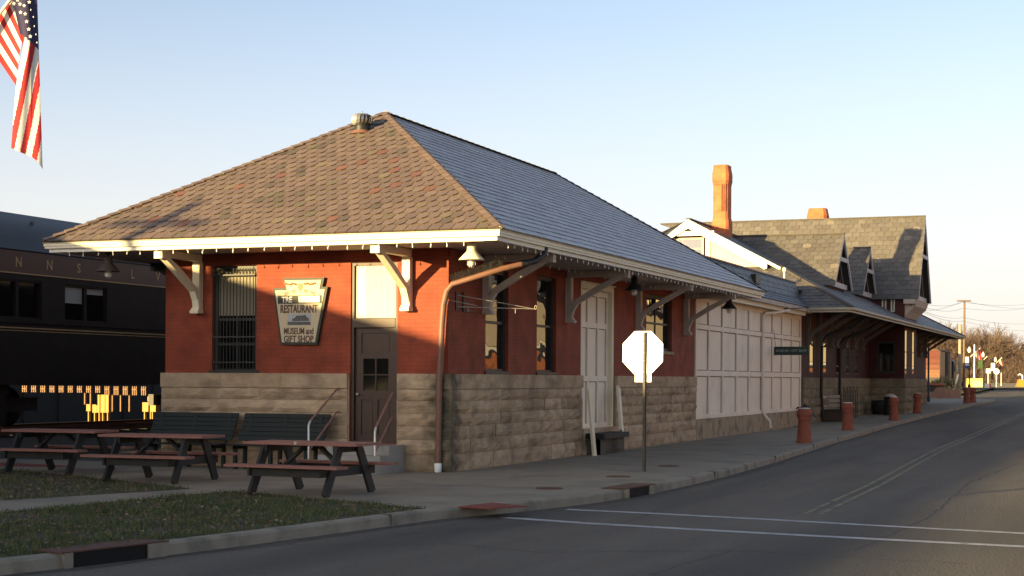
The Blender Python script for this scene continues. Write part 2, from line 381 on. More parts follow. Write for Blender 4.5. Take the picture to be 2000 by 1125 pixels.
# cracks and tar seams in the asphalt
def crack(pts, w_, seed):
    r_ = random.Random(seed); m = MB(); P_ = []
    for (xa, ya), (xb, yb) in zip(pts, pts[1:]):
        n = max(2, int(math.hypot(xb-xa, yb-ya)/.22))
        for i in range(n): f = i/n; P_.append((xa+(xb-xa)*f+r_.uniform(-.035,.035), ya+(yb-ya)*f+r_.uniform(-.05,.05)))
    P_.append(pts[-1])
    for (xa, ya), (xb, yb) in zip(P_, P_[1:]):
        if abs(xa-xb)+abs(ya-yb) < 1e-4: continue
        d = Vector((xb-xa, yb-ya, 0)).normalized(); s_ = Vector((-d.y, d.x, 0))*w_*r_.uniform(.3,.7); a, b = Vector((xa, ya, gz(ya)-.138)), Vector((xb, yb, gz(yb)-.138)); m.quad(a-s_, b-s_, b+s_, a+s_)
    obj('crack', m, M['tar'], road)
crack([(2.9,-11),(4.4,-10.2),(5.6,-10.6),(7.4,-9.6),(9.8,-9.9)], .022, 1); crack([(5.4,-7.2),(5.2,-4),(5.5,0),(5.1,6),(5.2,14)], .02, 2); crack([(4.5,.6),(6.2,1.1),(7.6,.8),(9.4,1.6)], .02, 3); crack([(8.6,-9),(8.8,-4),(8.6,3),(8.9,11)], .022, 4)
crack([(3.95,9),(5.4,9.5),(7,9.1)], .03, 5); crack([(3.4,-9.5),(4.2,-8.4),(4.4,-7.2)], .018, 6); crack([(7.2,-12),(7.4,-9.6)], .02, 7)
gd = MB(); vs_ = []; gy = [y for y in YS if -18 <= y <= 88]
r_ = random.Random(8)
for y in gy: vs_ += [(kx(y)-.01, y, gz(y)-.1365), (kx(y)+.16+r_.uniform(-.05,.1), y, gz(y)-.1365)]
gd.add(vs_, [(2*i, 2*i+1, 2*i+3, 2*i+2) for i in range(len(gy)-1)]); obj('gutter_grit', gd, M['grit'], road)
# kerb
k = MB(); kp = [(x, y) for y in YS for x in [kx(y)] if y <= 96]
prof = [(0,-.16),(.012,-.03),(.035,-.006),(.17,0),(.17,-.1)]
vs = []
for i, (x, y) in enumerate(kp):
    a = kp[max(i-1,0)]; b = kp[min(i+1,len(kp)-1)]; d = Vector((b[0]-a[0], b[1]-a[1], 0)).normalized(); nrm = Vector((-d.y, d.x, 0))
    vs += [(x+nrm.x*o, y+nrm.y*o, gz(y)+z) for o, z in prof]
k.add(vs, [(i*5+j, i*5+j+1, (i+1)*5+j+1, (i+1)*5+j)[::-1] for i in range(len(kp)-1) for j in range(4)])
# joints between the kerb stones
for yj in (-8.55, 2.2, 8.7, 15.3, 21):
    x = kx(yj); d = Vector((kx(yj+.1)-kx(yj-.1), .2, 0)).normalized(); n_ = Vector((-d.y, d.x, 0))
    k.obox(Vector((x,yj,-.13)) - n_*.002 - d*.003, d*.006, n_*.176, (0,0,.1325), mi=1)
tag(obj('kerb', k, [M['kerb'], M['tar']]), kind='structure')
ki = lambda y: kx(y) - .165
# pavement and patio
sw = strip([y for y in YS if -1.4 <= y <= 96], lambda y: -.4 if y < 75 else -6, ki, lambda y: gz(y)-.002, 3)
tag(obj('sidewalk', sw, M['concrete']), kind='structure')
edge = [(ki(y), y) for y in (-7.5,-6.0,-4.25,-2.6,-1.4)]
pat = MB(); pts = edge + [(-.4,-1.4),(-.4,.4),(-9.8,.4),(-9.8,-2.3),(-7.2,-2.75),(-5.44,-3.5),(-2.85,-4.95),(-1.7,-5.6),(-1.03,-6.0),(-.7,-5.85)]
pat.add([(x,y,-.002) for x,y in pts], [tuple(range(len(pts)))])
tag(obj('patio', pat, M['concrete']), kind='structure')
path = MB(); pp = [(-1.03,-6.0),(-1.7,-5.6),(-2.75,-8.7),(-3.9,-12.5),(-8,-30),(-6.5,-30),(-2.3,-14),(-1.5,-10.2)]
path.add([(x,y,-.004) for x,y in pp], [tuple(range(len(pp)))])
tag(obj('path', path, M['concrete']), kind='structure')
rp = MB(); rp.add([(-9.8,-2.25,.002),(-6.9,-1.7,.002),(-6.9,-1.25,.002),(-9.8,-.7,.002)], [(0,1,2,3)])
tag(obj('brick_paving', rp, M['red_pave']), kind='structure')
def gnd(px, py):
    d = ray(px, py); return CAM + d*((0-CAM.z)/d.z)
rr = MB(); q4 = [gnd(893,989.5), gnd(957,993), gnd(1030,988.5), gnd(962,981.5)]
rr.prism([(p.x, p.y, -.01) for p in q4], (0,0,.012))
tag(obj('ramp_paving', rr, M['red_pave']), 'dull red textured ramp panel set in the pavement at the corner', 'ramp panel')
LAWN_A = [(-.7,-5.85),(-1.03,-6.0),(-1.5,-10.2),(-2.3,-14),(-6.5,-30)] + [(ki(y), y) for y in (-30,-18,-14.4,-12.54,-11.1,-9.2,-7.5)]
LAWN_B = [(-9.8,-2.3),(-7.2,-2.75),(-5.44,-3.5),(-2.85,-4.95),(-1.7,-5.6),(-2.75,-8.7),(-3.9,-12.5),(-8,-30),(-9.8,-30)]
for P_ in (LAWN_A, LAWN_B):
    m = MB(); m.add([(x,y,-.008) for x,y in P_], [tuple(range(len(P_)))[::(1 if P_ is LAWN_B else 1)]])
    tag(obj('lawn', m, M['soil']), kind='structure')
def inside(x, y, P_):
    c = False; n = len(P_)
    for i in range(n):
        x1, y1 = P_[i]; x2, y2 = P_[(i+1) % n]
        if (y1 > y) != (y2 > y) and x < (x2-x1)*(y-y1)/(y2-y1)+x1: c = not c
    return c
from mathutils import noise as mnoise
gr = MB(); lv = MB(); rng = random.Random(3)
for P_, box, n in ((LAWN_A, (-3.2,3.1,-15,-5.8), 52000), (LAWN_B, (-9.8,-1.7,-12,-2.3), 30000)):
    for _ in range(n):
        x = rng.uniform(box[0], box[1]); y = rng.uniform(box[2], box[3])
        if not inside(x, y, P_): continue
        nz = .8*mnoise.noise(Vector((x*.8, y*.8, 0))) + .8*mnoise.noise(Vector((x*3.2, y*3.2, 3))) + .5*mnoise.noise(Vector((x*9, y*9, 7)))
        if nz < -.18 and rng.random() < .82: continue
        h = rng.uniform(.015,.05)*max(.5, 1.1+.9*nz); a = rng.uniform(0, 6.28); wv = rng.uniform(.004,.009)
        lx, ly = rng.uniform(-.03,.03), rng.uniform(-.03,.03)
        t = rng.random(); dry = (.18 if P_ is LAWN_A else -.15) + .9*nz + rng.uniform(-.7,.7)
        c = (.055+.03*t, .078+.03*t, .038) if dry > -.2 else (.15+.06*t, .118+.05*t, .07)
        gr.add([(x-math.cos(a)*wv, y-math.sin(a)*wv, -.008), (x+math.cos(a)*wv, y+math.sin(a)*wv, -.008), (x+lx, y+ly, h)], [(0,1,2)], c)
    for _ in range(4200 if P_ is LAWN_B else 2400):
        x = rng.uniform(box[0], box[1]); y = rng.uniform(box[2], box[3])
        if not inside(x, y, P_): continue
        s = rng.uniform(.008,.03); a = rng.uniform(0,6.28); z = rng.uniform(.012,.045)
        ca, sa = math.cos(a)*s, math.sin(a)*s; tl = rng.uniform(-.6,.6)*s
        col = rng.choice([(.17,.09,.05),(.20,.13,.07),(.13,.06,.04),(.28,.22,.14),(.20,.08,.05)])
        lv.add([(x-ca,y-sa,z),(x+sa*.7,y-ca*.7,z+tl),(x+ca,y+sa,z+.3*s),(x-sa*.7,y+ca*.7,z-tl*.3+.004)], [(0,1,2,3)], col)
tag(obj('grass', gr, M['grass']), 'short winter grass on the two lawn strips beside the kerb', 'grass', kind='stuff')
tag(obj('fallen_leaves', lv, M['leaf']), 'brown dry leaves scattered over the lawn strips', 'leaves', kind='stuff')

# rail yard behind the depot
yd = MB(); yd.add([(-70,-90,-.03),(-9.8,-90,-.03),(-9.8,.4,-.03),(-5.9,.4,-.03),(-5.9,75,-.03),(-5.9,120,.3),(-70,160,.3)], [(0,1,2,3,4,5,6)])
tag(obj('rail_yard_ground', yd, M['gravel']), kind='structure')
bed = MB(); bed.prism([(-14.6,-60,-.05),(-10.6,-60,-.05),(-11.3,-60,.32),(-13.9,-60,.32)], (0,120,0))
tag(obj('track_bed', bed, M['gravel']), kind='structure')
rl = thing('railway_track', 'pair of rails on the ballast bed under the dark passenger cars', 'railway track', (-12.6, 0, .32))
for x in (-13.32, -11.88):
    m = MB(); m.box(x-.07,x+.07,-55,55,.36,.38); m.box(x-.01,x+.01,-55,55,.38,.48); m.box(x-.035,x+.035,-55,55,.48,.52); obj('rail', m, M['rust'], rl)
m = MB()
for i in range(120): y = -50+i*.75; m.box(-13.9,-11.3,y,y+.22,.325,.36)
tag(obj('sleepers', m, M['dark_wood'], rl), kind='stuff')

# gutter inlets, covers
def inlet(ya, yb, label):
    xa, xb = kx(ya), kx(yb); d = Vector((xb-xa, yb-ya, 0)); L_ = d.length; d.normalize(); n_ = Vector((-d.y, d.x, 0))
    t = thing('storm_drain_inlet', label, 'storm drain', (xa, ya, 0), 'gutter inlets cut into the kerb')
    o = Vector((xa, ya, 0)); bul = max((Vector((kx(ya+(yb-ya)*i/20), ya+(yb-ya)*i/20, 0))-o).dot(-n_) for i in range(21)); o = o - n_*max(0, bul)
    m = MB(); m.obox(o - n_*.02 + Vector((0,0,.003)) - d*.03, d*(L_+.06), n_*.40, (0,0,.014)); obj('cover_plate', m, M['rust'], t)
    m = MB(); m.obox(o - n_*.012 + d*.10 + Vector((0,0,-.15)), d*(L_-.36), n_*.03, (0,0,.15)); obj('opening', m, M['black'], t)
    m = MB(); m.obox(o - n_*.03 + Vector((0,0,-.17)), d*.1, n_*.2, (0,0,.174)); obj('kerb_block', m, M['kerb'], t); m = MB(); m.obox(o - n_*.03 + d*(L_-.26) + Vector((0,0,-.17)), d*.26, n_*.2, (0,0,.174)); obj('kerb_block', m, M['kerb'], t)
inlet(-13.75, -12.45, 'gutter inlet with rusty plate in the kerb beside the grass')
inlet(-3.0, -1.75, 'gutter inlet with rusty plate in the kerb near the stop sign')
for i, (px, py) in enumerate(((1073,954),(1208,931),(1306,910.5))):
    d = ray(px, py); p = CAM + d*((0-CAM.z)/d.z)
    m = MB(); m.lathe([(.21,-.01),(.21,.006),(.19,.012),(.0001,.012)], (p.x, p.y, 0), 20)
    tag(obj('pavement_cover', m, M['rust'], base=(p.x,p.y,0)), ['flat rusty cover in the pavement nearest the red ramp panel', 'flat rusty cover in the pavement just left of the sign post', 'flat rusty cover in the pavement just right of the sign post'][i], 'cover', 'utility covers in the pavement')
# ================================================================== building helpers
EP = lambda u, z, d: Vector((u, -d, z))            # end face (towards the patio); d = outwards
SP = lambda u, z, d: Vector((d, u, z))             # street face
def wall_panel(mb, P, u0, u1, z0, z1, holes, dep=.14, mi=0):
    us = sorted({u0, u1, *[h[0] for h in holes], *[h[1] for h in holes]}); zs = sorted({z0, z1, *[h[2] for h in holes], *[h[3] for h in holes]})
    flip = (P(1,0,0)-P(0,0,0)).cross(P(0,1,0)-P(0,0,0)).dot(P(0,0,1)-P(0,0,0)) < 0
    for a, b in zip(us, us[1:]):
        for c, d in zip(zs, zs[1:]):
            if any(h[0] <= a and b <= h[1] and h[2] <= c and d <= h[3] for h in holes): continue
            q = [P(a,c,0),P(b,c,0),P(b,d,0),P(a,d,0)]; mb.quad(*(q[::-1] if flip else q), mi=mi)
    for a, b, c, d in holes:
        for q in ((P(a,c,0),P(a,d,0),P(a,d,-dep),P(a,c,-dep)), (P(b,d,0),P(b,c,0),P(b,c,-dep),P(b,d,-dep)), (P(a,d,0),P(b,d,0),P(b,d,-dep),P(a,d,-dep)), (P(b,c,0),P(a,c,0),P(a,c,-dep),P(b,c,-dep))):
            mb.quad(*(q[::-1] if not flip else q), mi=mi)
def pbox(mb, P, u0, u1, z0, z1, d0, d1, col=None, mi=0):
    mb.obox(P(u0,z0,d0), P(u1,z0,d0)-P(u0,z0,d0), P(u0,z1,d0)-P(u0,z0,d0), P(u0,z0,d1)-P(u0,z0,d0), col, mi)
def frame_boxes(mb, P, u0, u1, z0, z1, w_, d0, d1):
    pbox(mb,P,u0,u0+w_,z0,z1,d0,d1); pbox(mb,P,u1-w_,u1,z0,z1,d0,d1)
    pbox(mb,P,u0+w_,u1-w_,z1-w_,z1,d0,d1); pbox(mb,P,u0+w_,u1-w_,z0,z0+w_,d0,d1)
def clip_poly(poly, clip):
    'convex clip of a 2-D polygon'
    out = poly; n = len(clip)
    for i in range(n):
        (ax, ay), (bx, by) = clip[i], clip[(i+1) % n]; inp = out; out = []
        if not inp: return []
        sd = lambda p: (bx-ax)*(p[1]-ay) - (by-ay)*(p[0]-ax)
        for j in range(len(inp)):
            p, q = inp[j-1], inp[j]; sp, sq = sd(p), sd(q)
            if sq >= 0:
                if sp < 0: t = sp/(sp-sq); out.append((p[0]+(q[0]-p[0])*t, p[1]+(q[1]-p[1])*t))
                out.append(q)
            elif sp >= 0: t = sp/(sp-sq); out.append((p[0]+(q[0]-p[0])*t, p[1]+(q[1]-p[1])*t))
    return out
def tiles(mb, O, U, V, poly, w_=.30, ex=.22, th=.016, cols=None, weights=None, cut=.07, mi=0, rng=random, deck=True, jit=.006, gap=.014, lip=.3):
    'courses of slates on the plane O + u U + v V, inside the convex polygon poly (counter-clockwise)'
    O, U, V = Vector(O), Vector(U).normalized(), Vector(V).normalized(); Nn = U.cross(V)
    u0, u1 = min(p[0] for p in poly), max(p[0] for p in poly); v0, v1 = min(p[1] for p in poly), max(p[1] for p in poly)
    nr = int((v1-v0)/ex)+1
    if deck: mb.add([O+U*a+V*b-Nn*.004 for a, b in poly], [tuple(range(len(poly)))], (.02,.018,.016), mi)
    for j in range(nr):
        vb = v0 + j*ex; n = int((u1-u0)/w_)+2
        for i in range(n):
            cc = 0 if j == 0 else cut; a = u0 + (i - (.5 if j % 2 else 0))*w_; b = a + w_ - gap; jv = rng.uniform(-jit, jit); top = vb + ex + max(cut, .02) + .02
            pl = [(a+cut*.8, vb+jv),(b-cut*.8, vb+jv),(b, vb+cut+jv),(b, top),(a, top),(a, vb+cut+jv)] if cc > 0 else [(a, vb+jv),(b, vb+jv),(b, top),(a, top)]
            nb = len(pl); q = clip_poly(pl, poly)
            if len(q) < 3: continue
            c = rng.choices(cols, weights)[0]; s = rng.uniform(.88, 1.12); c = (c[0]*s, c[1]*s, c[2]*s); lift = rng.uniform(0, .005)
            hh = lambda p: lift + th*(1-(p[1]-vb)/(top-vb)) + .002
            tp = [O+U*p[0]+V*p[1]+Nn*hh(p) for p in q]; lo = [O+U*p[0]+V*p[1]-Nn*.003 for p in q]; m_ = len(q)
            mb.add(tp, [tuple(range(m_))], c, mi)
            fs = [(t, m_+t, m_+(t+1) % m_, (t+1) % m_) for t in range(m_) if min(q[t][1], q[(t+1) % m_][1]) < vb + cut + .03]
            if fs: mb.add(tp+lo, fs, (c[0]*lip, c[1]*lip, c[2]*lip), mi)
def ring(mb, x0, x1, y0, y1, prof, closed=False, mi=0):
    'profile [(outwards, z)] swept round a rectangle with mitred corners'
    vs = []
    for d, z in prof: vs += [(x0-d,y0-d,z),(x1+d,y0-d,z),(x1+d,y1+d,z),(x0-d,y1+d,z)]
    m = len(prof)
    mb.add(vs, [(i*4+k_, i*4+(k_+1) % 4, ((i+1) % m)*4+(k_+1) % 4, ((i+1) % m)*4+k_) for i in range(m if closed else m-1) for k_ in range(4)], mi=mi)
def stone_block(mb, P, u0, u1, z0, z1, d0, bulge, rng, nu=None, nz_=3, col=None, end=False):
    'one rock-faced block with a lumpy front; flat dressed edges'
    nu = nu or max(3, int((u1-u0)/.14)); vs = []
    sd = rng.uniform(0, 100)
    for j in range(nz_+1):
        for i in range(nu+1):
            e = min(i, nu-i, j, nz_-j); f = 0 if e == 0 else 1
            u = u0+(u1-u0)*i/nu; z = z0+(z1-z0)*j/nz_
            b = f*bulge*(.45+1.5*(mnoise.noise(Vector((u*4+sd, z*7, sd)))+.35))
            if f: u += rng.uniform(-.02,.02); z += rng.uniform(-.015,.015)
            vs.append(P(u, z, d0+max(b, -.01)))
    fs = [(j*(nu+1)+i, j*(nu+1)+i+1, (j+1)*(nu+1)+i+1, (j+1)*(nu+1)+i) for j in range(nz_) for i in range(nu)]
    n = len(vs); bk = [P(u0,z0,d0-.12),P(u1,z0,d0-.12),P(u1,z1,d0-.12),P(u0,z1,d0-.12)]
    lo = list(range(nu+1)); hi = [nz_*(nu+1)+i for i in range(nu+1)]; lf = [j*(nu+1) for j in range(nz_+1)]; rt_ = [j*(nu+1)+nu for j in range(nz_+1)]
    fs += [tuple(lo[::-1]+[n, n+1]), tuple(hi+[n+2, n+3]), tuple(lf+[n+3, n]), tuple(rt_[::-1]+[n+1, n+2])]
    flip = (P(1,0,0)-P(0,0,0)).cross(P(0,1,0)-P(0,0,0)).dot(P(0,0,1)-P(0,0,0)) < 0
    if flip: fs = [f[::-1] for f in fs]
    mb.add(vs+bk, fs, col)
STONE_COLS = [(.44,.325,.215),(.41,.30,.195),(.47,.35,.235),(.385,.28,.185),(.43,.315,.21)]
DARK_STONE_COLS = [(.21,.175,.115),(.19,.16,.105),(.23,.19,.13)]  # station stone tones, darker than those of the depot
def stone_wall(mb, P, u0, u1, zlist, holes, rng, d0=.05, lw=(.7,1.25), cols=None):
    mb_top = zlist[-1]
    for j, (za, zb) in enumerate(zip(zlist, zlist[1:])):
        band = j == len(zlist)-2
        segs = [(u0, u1)]
        for h in holes:
            if h[2] < zb-.01 and h[3] > za+.01:
                segs = [s for a, b in segs for s in ((a, min(b, h[0])), (max(a, h[1]), b)) if s[1]-s[0] > .03]
        for a, b in segs:
            u = a
            while u < b-.01:
                L_ = rng.uniform(*lw)*(1.5 if band else 1.25); e = u+L_
                if b-e < .45: e = b
                c = rng.choice(cols or STONE_COLS); s = rng.uniform(.92,1.08); c = tuple(x*s for x in c)
                stone_block(mb, P, u+.003, e-.003, za+.005, zb-(.0 if band else .005), d0+(.03 if band else rng.uniform(-.008,.015)), .006 if band else .036, rng, nz_=2 if band else 3, col=c)
                u = e
        # recessed joint backing
def bracket_mesh(P, u, zb, zt, out, w_=.15):
    m = MB()
    pbox(m, P, u-w_/2, u+w_/2, zb+.05, zt, 0, .13)                     # wall post
    pbox(m, P, u-w_/2, u+w_/2, zt-.13, zt-.003, .13, out)              # beam under the soffit
    pbox(m, P, u-w_/2-.012, u+w_/2+.012, zb, zb+.06, 0, .20); pbox(m, P, u-w_/2-.006, u+w_/2+.006, zb+.06, zb+.10, 0, .165)
    a = [(.13, zb+.10), (.17, zb+.25), (.26, zb+.40), (out*.62, zb+(zt-zb)*.66), (out-.07, zt-.13)]
    b = [(.13, zb+.33), (.20, zb+.48), (out*.5, zb+(zt-zb)*.70), (out-.26, zt-.13)]
    poly = a + b[::-1]
    m.prism([P(u-w_*.42, z, d) for d, z in poly], P(u+w_*.42,0,0)-P(u-w_*.42,0,0))
    pbox(m, P, u-w_/2-.01, u+w_/2+.01, zt-.16, zt-.004, out-.06, out+.03)
    return m
def window(parent, P, u0, u1, z0, z1, dep, frame, glass, fw=.07, rails=(.5,), mull=0, fd=.06):
    m = MB(); frame_boxes(m, P, u0, u1, z0, z1, fw, -dep+.005, -dep+fd)
    fr = obj('window', m, frame, parent)
    m = MB(); sh = MB()
    iu0, iu1, iz0, iz1 = u0+fw, u1-fw, z0+fw, z1-fw
    for k_, r_ in enumerate(rails):
        z = iz0+(iz1-iz0)*r_; pbox(sh, P, iu0, iu1, z-.025, z+.025, -dep+.004, -dep+fd*.75)
    for k_ in range(mull):
        u = iu0+(iu1-iu0)*(k_+1)/(mull+1); pbox(sh, P, u-.014, u+.014, iz0, iz1, -dep+.006, -dep+fd*.5)
    if sh.v: obj('sash', sh, frame, fr)
    q = [P(iu0,iz0,-dep+.01),P(iu1,iz0,-dep+.01),P(iu1,iz1,-dep+.01),P(iu0,iz1,-dep+.01)]
    flip = (P(1,0,0)-P(0,0,0)).cross(P(0,1,0)-P(0,0,0)).dot(P(0,0,1)-P(0,0,0)) < 0
    m.quad(*(q[::-1] if flip else q)); obj('pane', m, glass, fr)
    return fr
def lathe_obj(name, prof, c, mt, parent, n=20):
    m = MB(); m.lathe(prof, c, n); return obj(name, m, mt, parent)
SL_COLS = [(.150,.109,.092),(.158,.115,.097),(.142,.103,.088),(.165,.082,.062),(.125,.105,.075),(.10,.08,.064),(.155,.122,.087)]
SL_W = [36,32,28,3,4,4,4]
PALE_COLS = [(.40,.405,.44),(.42,.425,.46),(.38,.385,.42)]
PALE_W = [3,2,1]

# ================================================================== freight depot (near building)
W, LEN, OV, HE, HR, HS = 5.82, 17.04, 1.6, 4.12, 7.01, 1.73
RY0, RY1, RX = 3.45, 13.59, -W/2
dep = thing('freight_depot', 'long one-storey red brick depot with stone base and slate hip roof at the corner', 'depot', (0,0,0))
rng = random.Random(11)
END_H = [(-4.80,-3.86,1.73,3.73), (-1.92,-.99,.48,3.73)]
STR_H = [(1.75,2.92,1.75,3.72), (4.52,5.68,1.75,3.76), (7.3,9.72,.5,3.78), (12.35,14.7,2.36,3.78)]
m = MB()
wall_panel(m, EP, -W, 0, 0, 3.96, END_H, .2)
wall_panel(m, SP, 0, LEN, 0, 3.96, STR_H, .2)
m.quad((-W,LEN,0),(-W,0,0),(-W,0,3.96),(-W,LEN,3.96)); m.quad((0,LEN,0),(-W,LEN,0),(-W,LEN,3.96),(0,LEN,3.96))
dw = obj('wall', m, M['brick'], dep)
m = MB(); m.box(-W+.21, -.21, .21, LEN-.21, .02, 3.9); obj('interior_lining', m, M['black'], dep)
m = MB(); ZL = [-.08,.30,.56,.80,1.02,1.25,1.46,1.73]
def base_run(parent, *a, **k):
    m = MB(); stone_wall(m, *a, **k); return obj('stone_base', m, M['stone'], parent)
sb = base_run(dep, EP, -W-.05, -1.95, ZL, [], rng); base_run(dep, EP, -.96, .09, ZL, [], rng)
base_run(dep, SP, -.05, 7.27, ZL, [], rng); base_run(dep, SP, 7.27, 9.75, ZL[:3], [], rng); base_run(dep, SP, 9.75, LEN, ZL, [], rng)
base_run(dep, lambda u, z, d: Vector((-W-d, -u, z)), -6, .05, ZL, [], rng)
m2 = MB(); pbox(m2, EP, -W, -1.93, -.05, 1.70, .0, .035); pbox(m2, EP, -.98, 0, -.05, 1.70, .0, .035)
pbox(m2, SP, -.03, 7.29, -.05, 1.70, .0, .035); pbox(m2, SP, 9.73, LEN, -.05, 1.70, 0, .035); pbox(m2, SP, 7.29, 9.73, -.05, .44, 0, .035)
obj('mortar', m2, M['stone_plain'], dep)
# roof
x0, x1, y0, y1 = -W-OV, OV, -OV, LEN+OV
m = MB()
rs = RY0-y0; Vv = Vector((0, rs, HR-HE)); sl = Vv.length
ew = x1-x0
tiles(m, (x0,y0,HE), (1,0,0), Vv, [(0,-.03),(ew,-.03),(ew/2,sl)], .215, .235, .025, SL_COLS, SL_W, .075, 0, rng, lip=.45)
rsx = x1-RX; Vs = Vector((-rsx, 0, HR-HE)); ss = Vs.length; el = y1-y0
tiles(m, (x1,y0,HE), (0,1,0), Vs, [(0,-.03),(el,-.03),(RY1-y0,ss),(rs,ss)], .30, .225, .019, PALE_COLS, PALE_W, .0, 1, rng, lip=.6)
# slopes away from the camera, plain courses
tiles(m, (x1,y1,HE), (-1,0,0), Vector((0,-(y1-RY1),HR-HE)), [(0,0),(ew,0),(ew/2,Vector((0,y1-RY1,HR-HE)).length)], .6, .45, .016, SL_COLS, SL_W, 0, 0, rng)
tiles(m, (x0,y1,HE), (0,-1,0), Vector((rsx,0,HR-HE)), [(0,0),(el,0),(el-rs,ss),(y1-RY1,ss)], .6, .45, .016, SL_COLS, SL_W, 0, 0, rng)
rf = obj('roof', m, [M['slate'], M['pale_slate']], dep)
# hip and ridge slates
m = MB()
def caps(mb, a, b, w_, n, cols, up):
    a, b = Vector(a), Vector(b); d = (b-a)/n; dn = d.normalized(); s = dn.cross(Vector(up)).normalized(); u_ = s.cross(dn)
    for i in range(n):
        p = a + d*i; c = rng.choice(cols); k_ = rng.uniform(.85,1.15); c = tuple(q*k_ for q in c)
        q = p + d*1.22; h0, h1 = .035, .012
        mb.add([p-s*w_-u_*.01, p+u_*h0, p+s*w_-u_*.01, q-s*w_-u_*.03, q+u_*h1, q+s*w_-u_*.03, p-s*w_-u_*.05, p+s*w_-u_*.05], [(0,1,4,3)[::-1],(1,2,5,4)[::-1],(0,6,7,2,1)[::-1]], c)
AP = (RX, RY0, HR+.02); AP2 = (RX, RY1, HR+.02)
caps(m, (x1,y0,HE+.03), AP, .10, 34, SL_COLS[:3], (0,0,1)); caps(m, (x0,y0,HE+.03), AP, .10, 34, SL_COLS[:3], (0,0,1))
caps(m, (x1,y1,HE+.03), AP2, .10, 34, SL_COLS[:3], (0,0,1)); caps(m, (x0,y1,HE+.03), AP2, .10, 34, SL_COLS[:3], (0,0,1))
caps(m, AP, AP2, .12, 30, [(.10,.10,.10)], (0,0,1))
obj('ridge_cap', m, M['slate'], rf)
# gutter, fascia, soffit
m = MB(); ring(m, x0, x1, y0, y1, [(-.085,3.992),(-.025,3.992),(-.025,4.03),(-.012,4.035),(-.012,4.075),(.006,4.10),(.006,4.142),(-.012,4.142),(-.012,4.115),(-.11,4.115)], closed=True)
gu = obj('gutter', m, M['cream'], dep)
m = MB(); ring(m, x0, x1, y0, y1, [(-.12,3.925),(-.085,3.925),(-.085,3.99),(-.12,3.99)], closed=True); obj('fascia', m, M['white_trim'], dep)
m = MB(); ring(m, -W, 0, 0, LEN, [(.0,3.952),(OV-.12,3.94)])
m.f = [f[::-1] for f in m.f]
for i in range(1, 9):                                                     # board joints in the soffit
    d = i*.165; ring(m, -W, 0, 0, LEN, [(d,3.9512-d*.0081-.004),(d+.012,3.9512-d*.0081-.004)], mi=1)
obj('soffit', m, [M['soffit'], M['dark_wood']], dep)
m = MB()
for P_, a, b in ((EP,-W,0),(SP,0,LEN)): pbox(m, P_, a, b, 3.80, 3.945, .002, .035)
obj('frieze_board', m, M['brick'], dep)
# brackets
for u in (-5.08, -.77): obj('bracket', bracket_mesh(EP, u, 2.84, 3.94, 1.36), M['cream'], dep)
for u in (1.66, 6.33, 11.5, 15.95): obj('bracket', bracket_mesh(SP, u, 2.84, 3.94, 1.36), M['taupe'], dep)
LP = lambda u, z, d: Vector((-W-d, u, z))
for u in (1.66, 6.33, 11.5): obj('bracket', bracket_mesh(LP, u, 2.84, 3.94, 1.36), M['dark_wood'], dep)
# barred window in the end wall
u0, u1, z0, z1 = END_H[0]
wn = window(dep, EP, u0, u1, z0, z1, .14, M['dark_frame'], M['glass_dull'], .08, (.5,.25), 1)
m = MB(); pbox(m, EP, u0+.085, u1-.085, 2.80, 3.63, -.125, -.10); obj('blind', m, M['curtain'], wn)
m = MB()
for i in range(13):
    u = u0+.05+(u1-u0-.1)*i/12; m.tube([EP(u,z0+.03,.03),EP(u,z1-.05,.03)], .0085, 6)
for z in (z0+.2, 2.4, z1-.18): pbox(m, EP, u0+.01, u1-.01, z-.012, z+.012, .02, .045)
for i in range(12):
    u = u0+.087+(u1-u0-.1)*i/12; m.tube([EP(u-.03,z1-.17,.03),EP(u,z1-.06,.03),EP(u+.03,z1-.17,.03)], .006, 5)
obj('window_bars', m, M['iron'], dep)
m = MB(); pbox(m, EP, u0-.06, u1+.06, z0-.015, z0+.05, -.1, .03); obj('window_sill', m, M['dark_frame'], dep)
# entrance: transom and door
u0, u1, z0, z1 = END_H[1]
m = MB(); frame_boxes(m, EP, u0, u1, z0-.02, z1, .055, -.15, -.03); pbox(m, EP, u0+.055, u1-.055, 2.56, 2.72, -.15, -.02); obj('door_frame', m, M['brown_door'], dep)
m = MB(); pbox(m, EP, u0+.06, u0+.25, 2.73, z1-.06, -.12, -.08); tr = obj('transom_panel', m, M['cream'], dep)
m = MB(); n = 26; ua, ub = u0+.25, u1-.06
for i in range(n):
    a = ua+(ub-ua)*i/n; b = ua+(ub-ua)*(i+1)/n; c_ = (a+b)/2
    m.prism([EP(a,2.73,-.085),EP(a+(b-a)*.3,2.73,-.062),EP(a+(b-a)*.7,2.73,-.062),EP(b,2.73,-.085),EP(b,2.73,-.12),EP(a,2.73,-.12)], (0,0,z1-.06-2.73))
obj('corrugated_sheet', m, M['white_trim'], tr)
m = MB(); du0, du1 = u0+.055, u1-.055
wall_panel(m, lambda u, z, d: EP(u, z, d-.09), du0, du1, .5, 2.56, [(du0+.16,du1-.16,1.42,2.0),(du0+.12,du1-.12,2.1,2.46),(du0+.12,(du0+du1)/2-.04,.62,1.26),((du0+du1)/2+.04,du1-.12,.62,1.26)], .025)
for a, b, c, d in ((du0+.12,du1-.12,2.1,2.46),(du0+.12,(du0+du1)/2-.04,.62,1.26),((du0+du1)/2+.04,du1-.12,.62,1.26)):
    pbox(m, EP, a, b, c, d, -.13, -.113); pbox(m, EP, a+.03, b-.03, c+.03, d-.03, -.113, -.104)
pbox(m, EP, du0, du1, .5, 2.56, -.16, -.135)
dr = obj('door', m, M['brown_door'], dep)
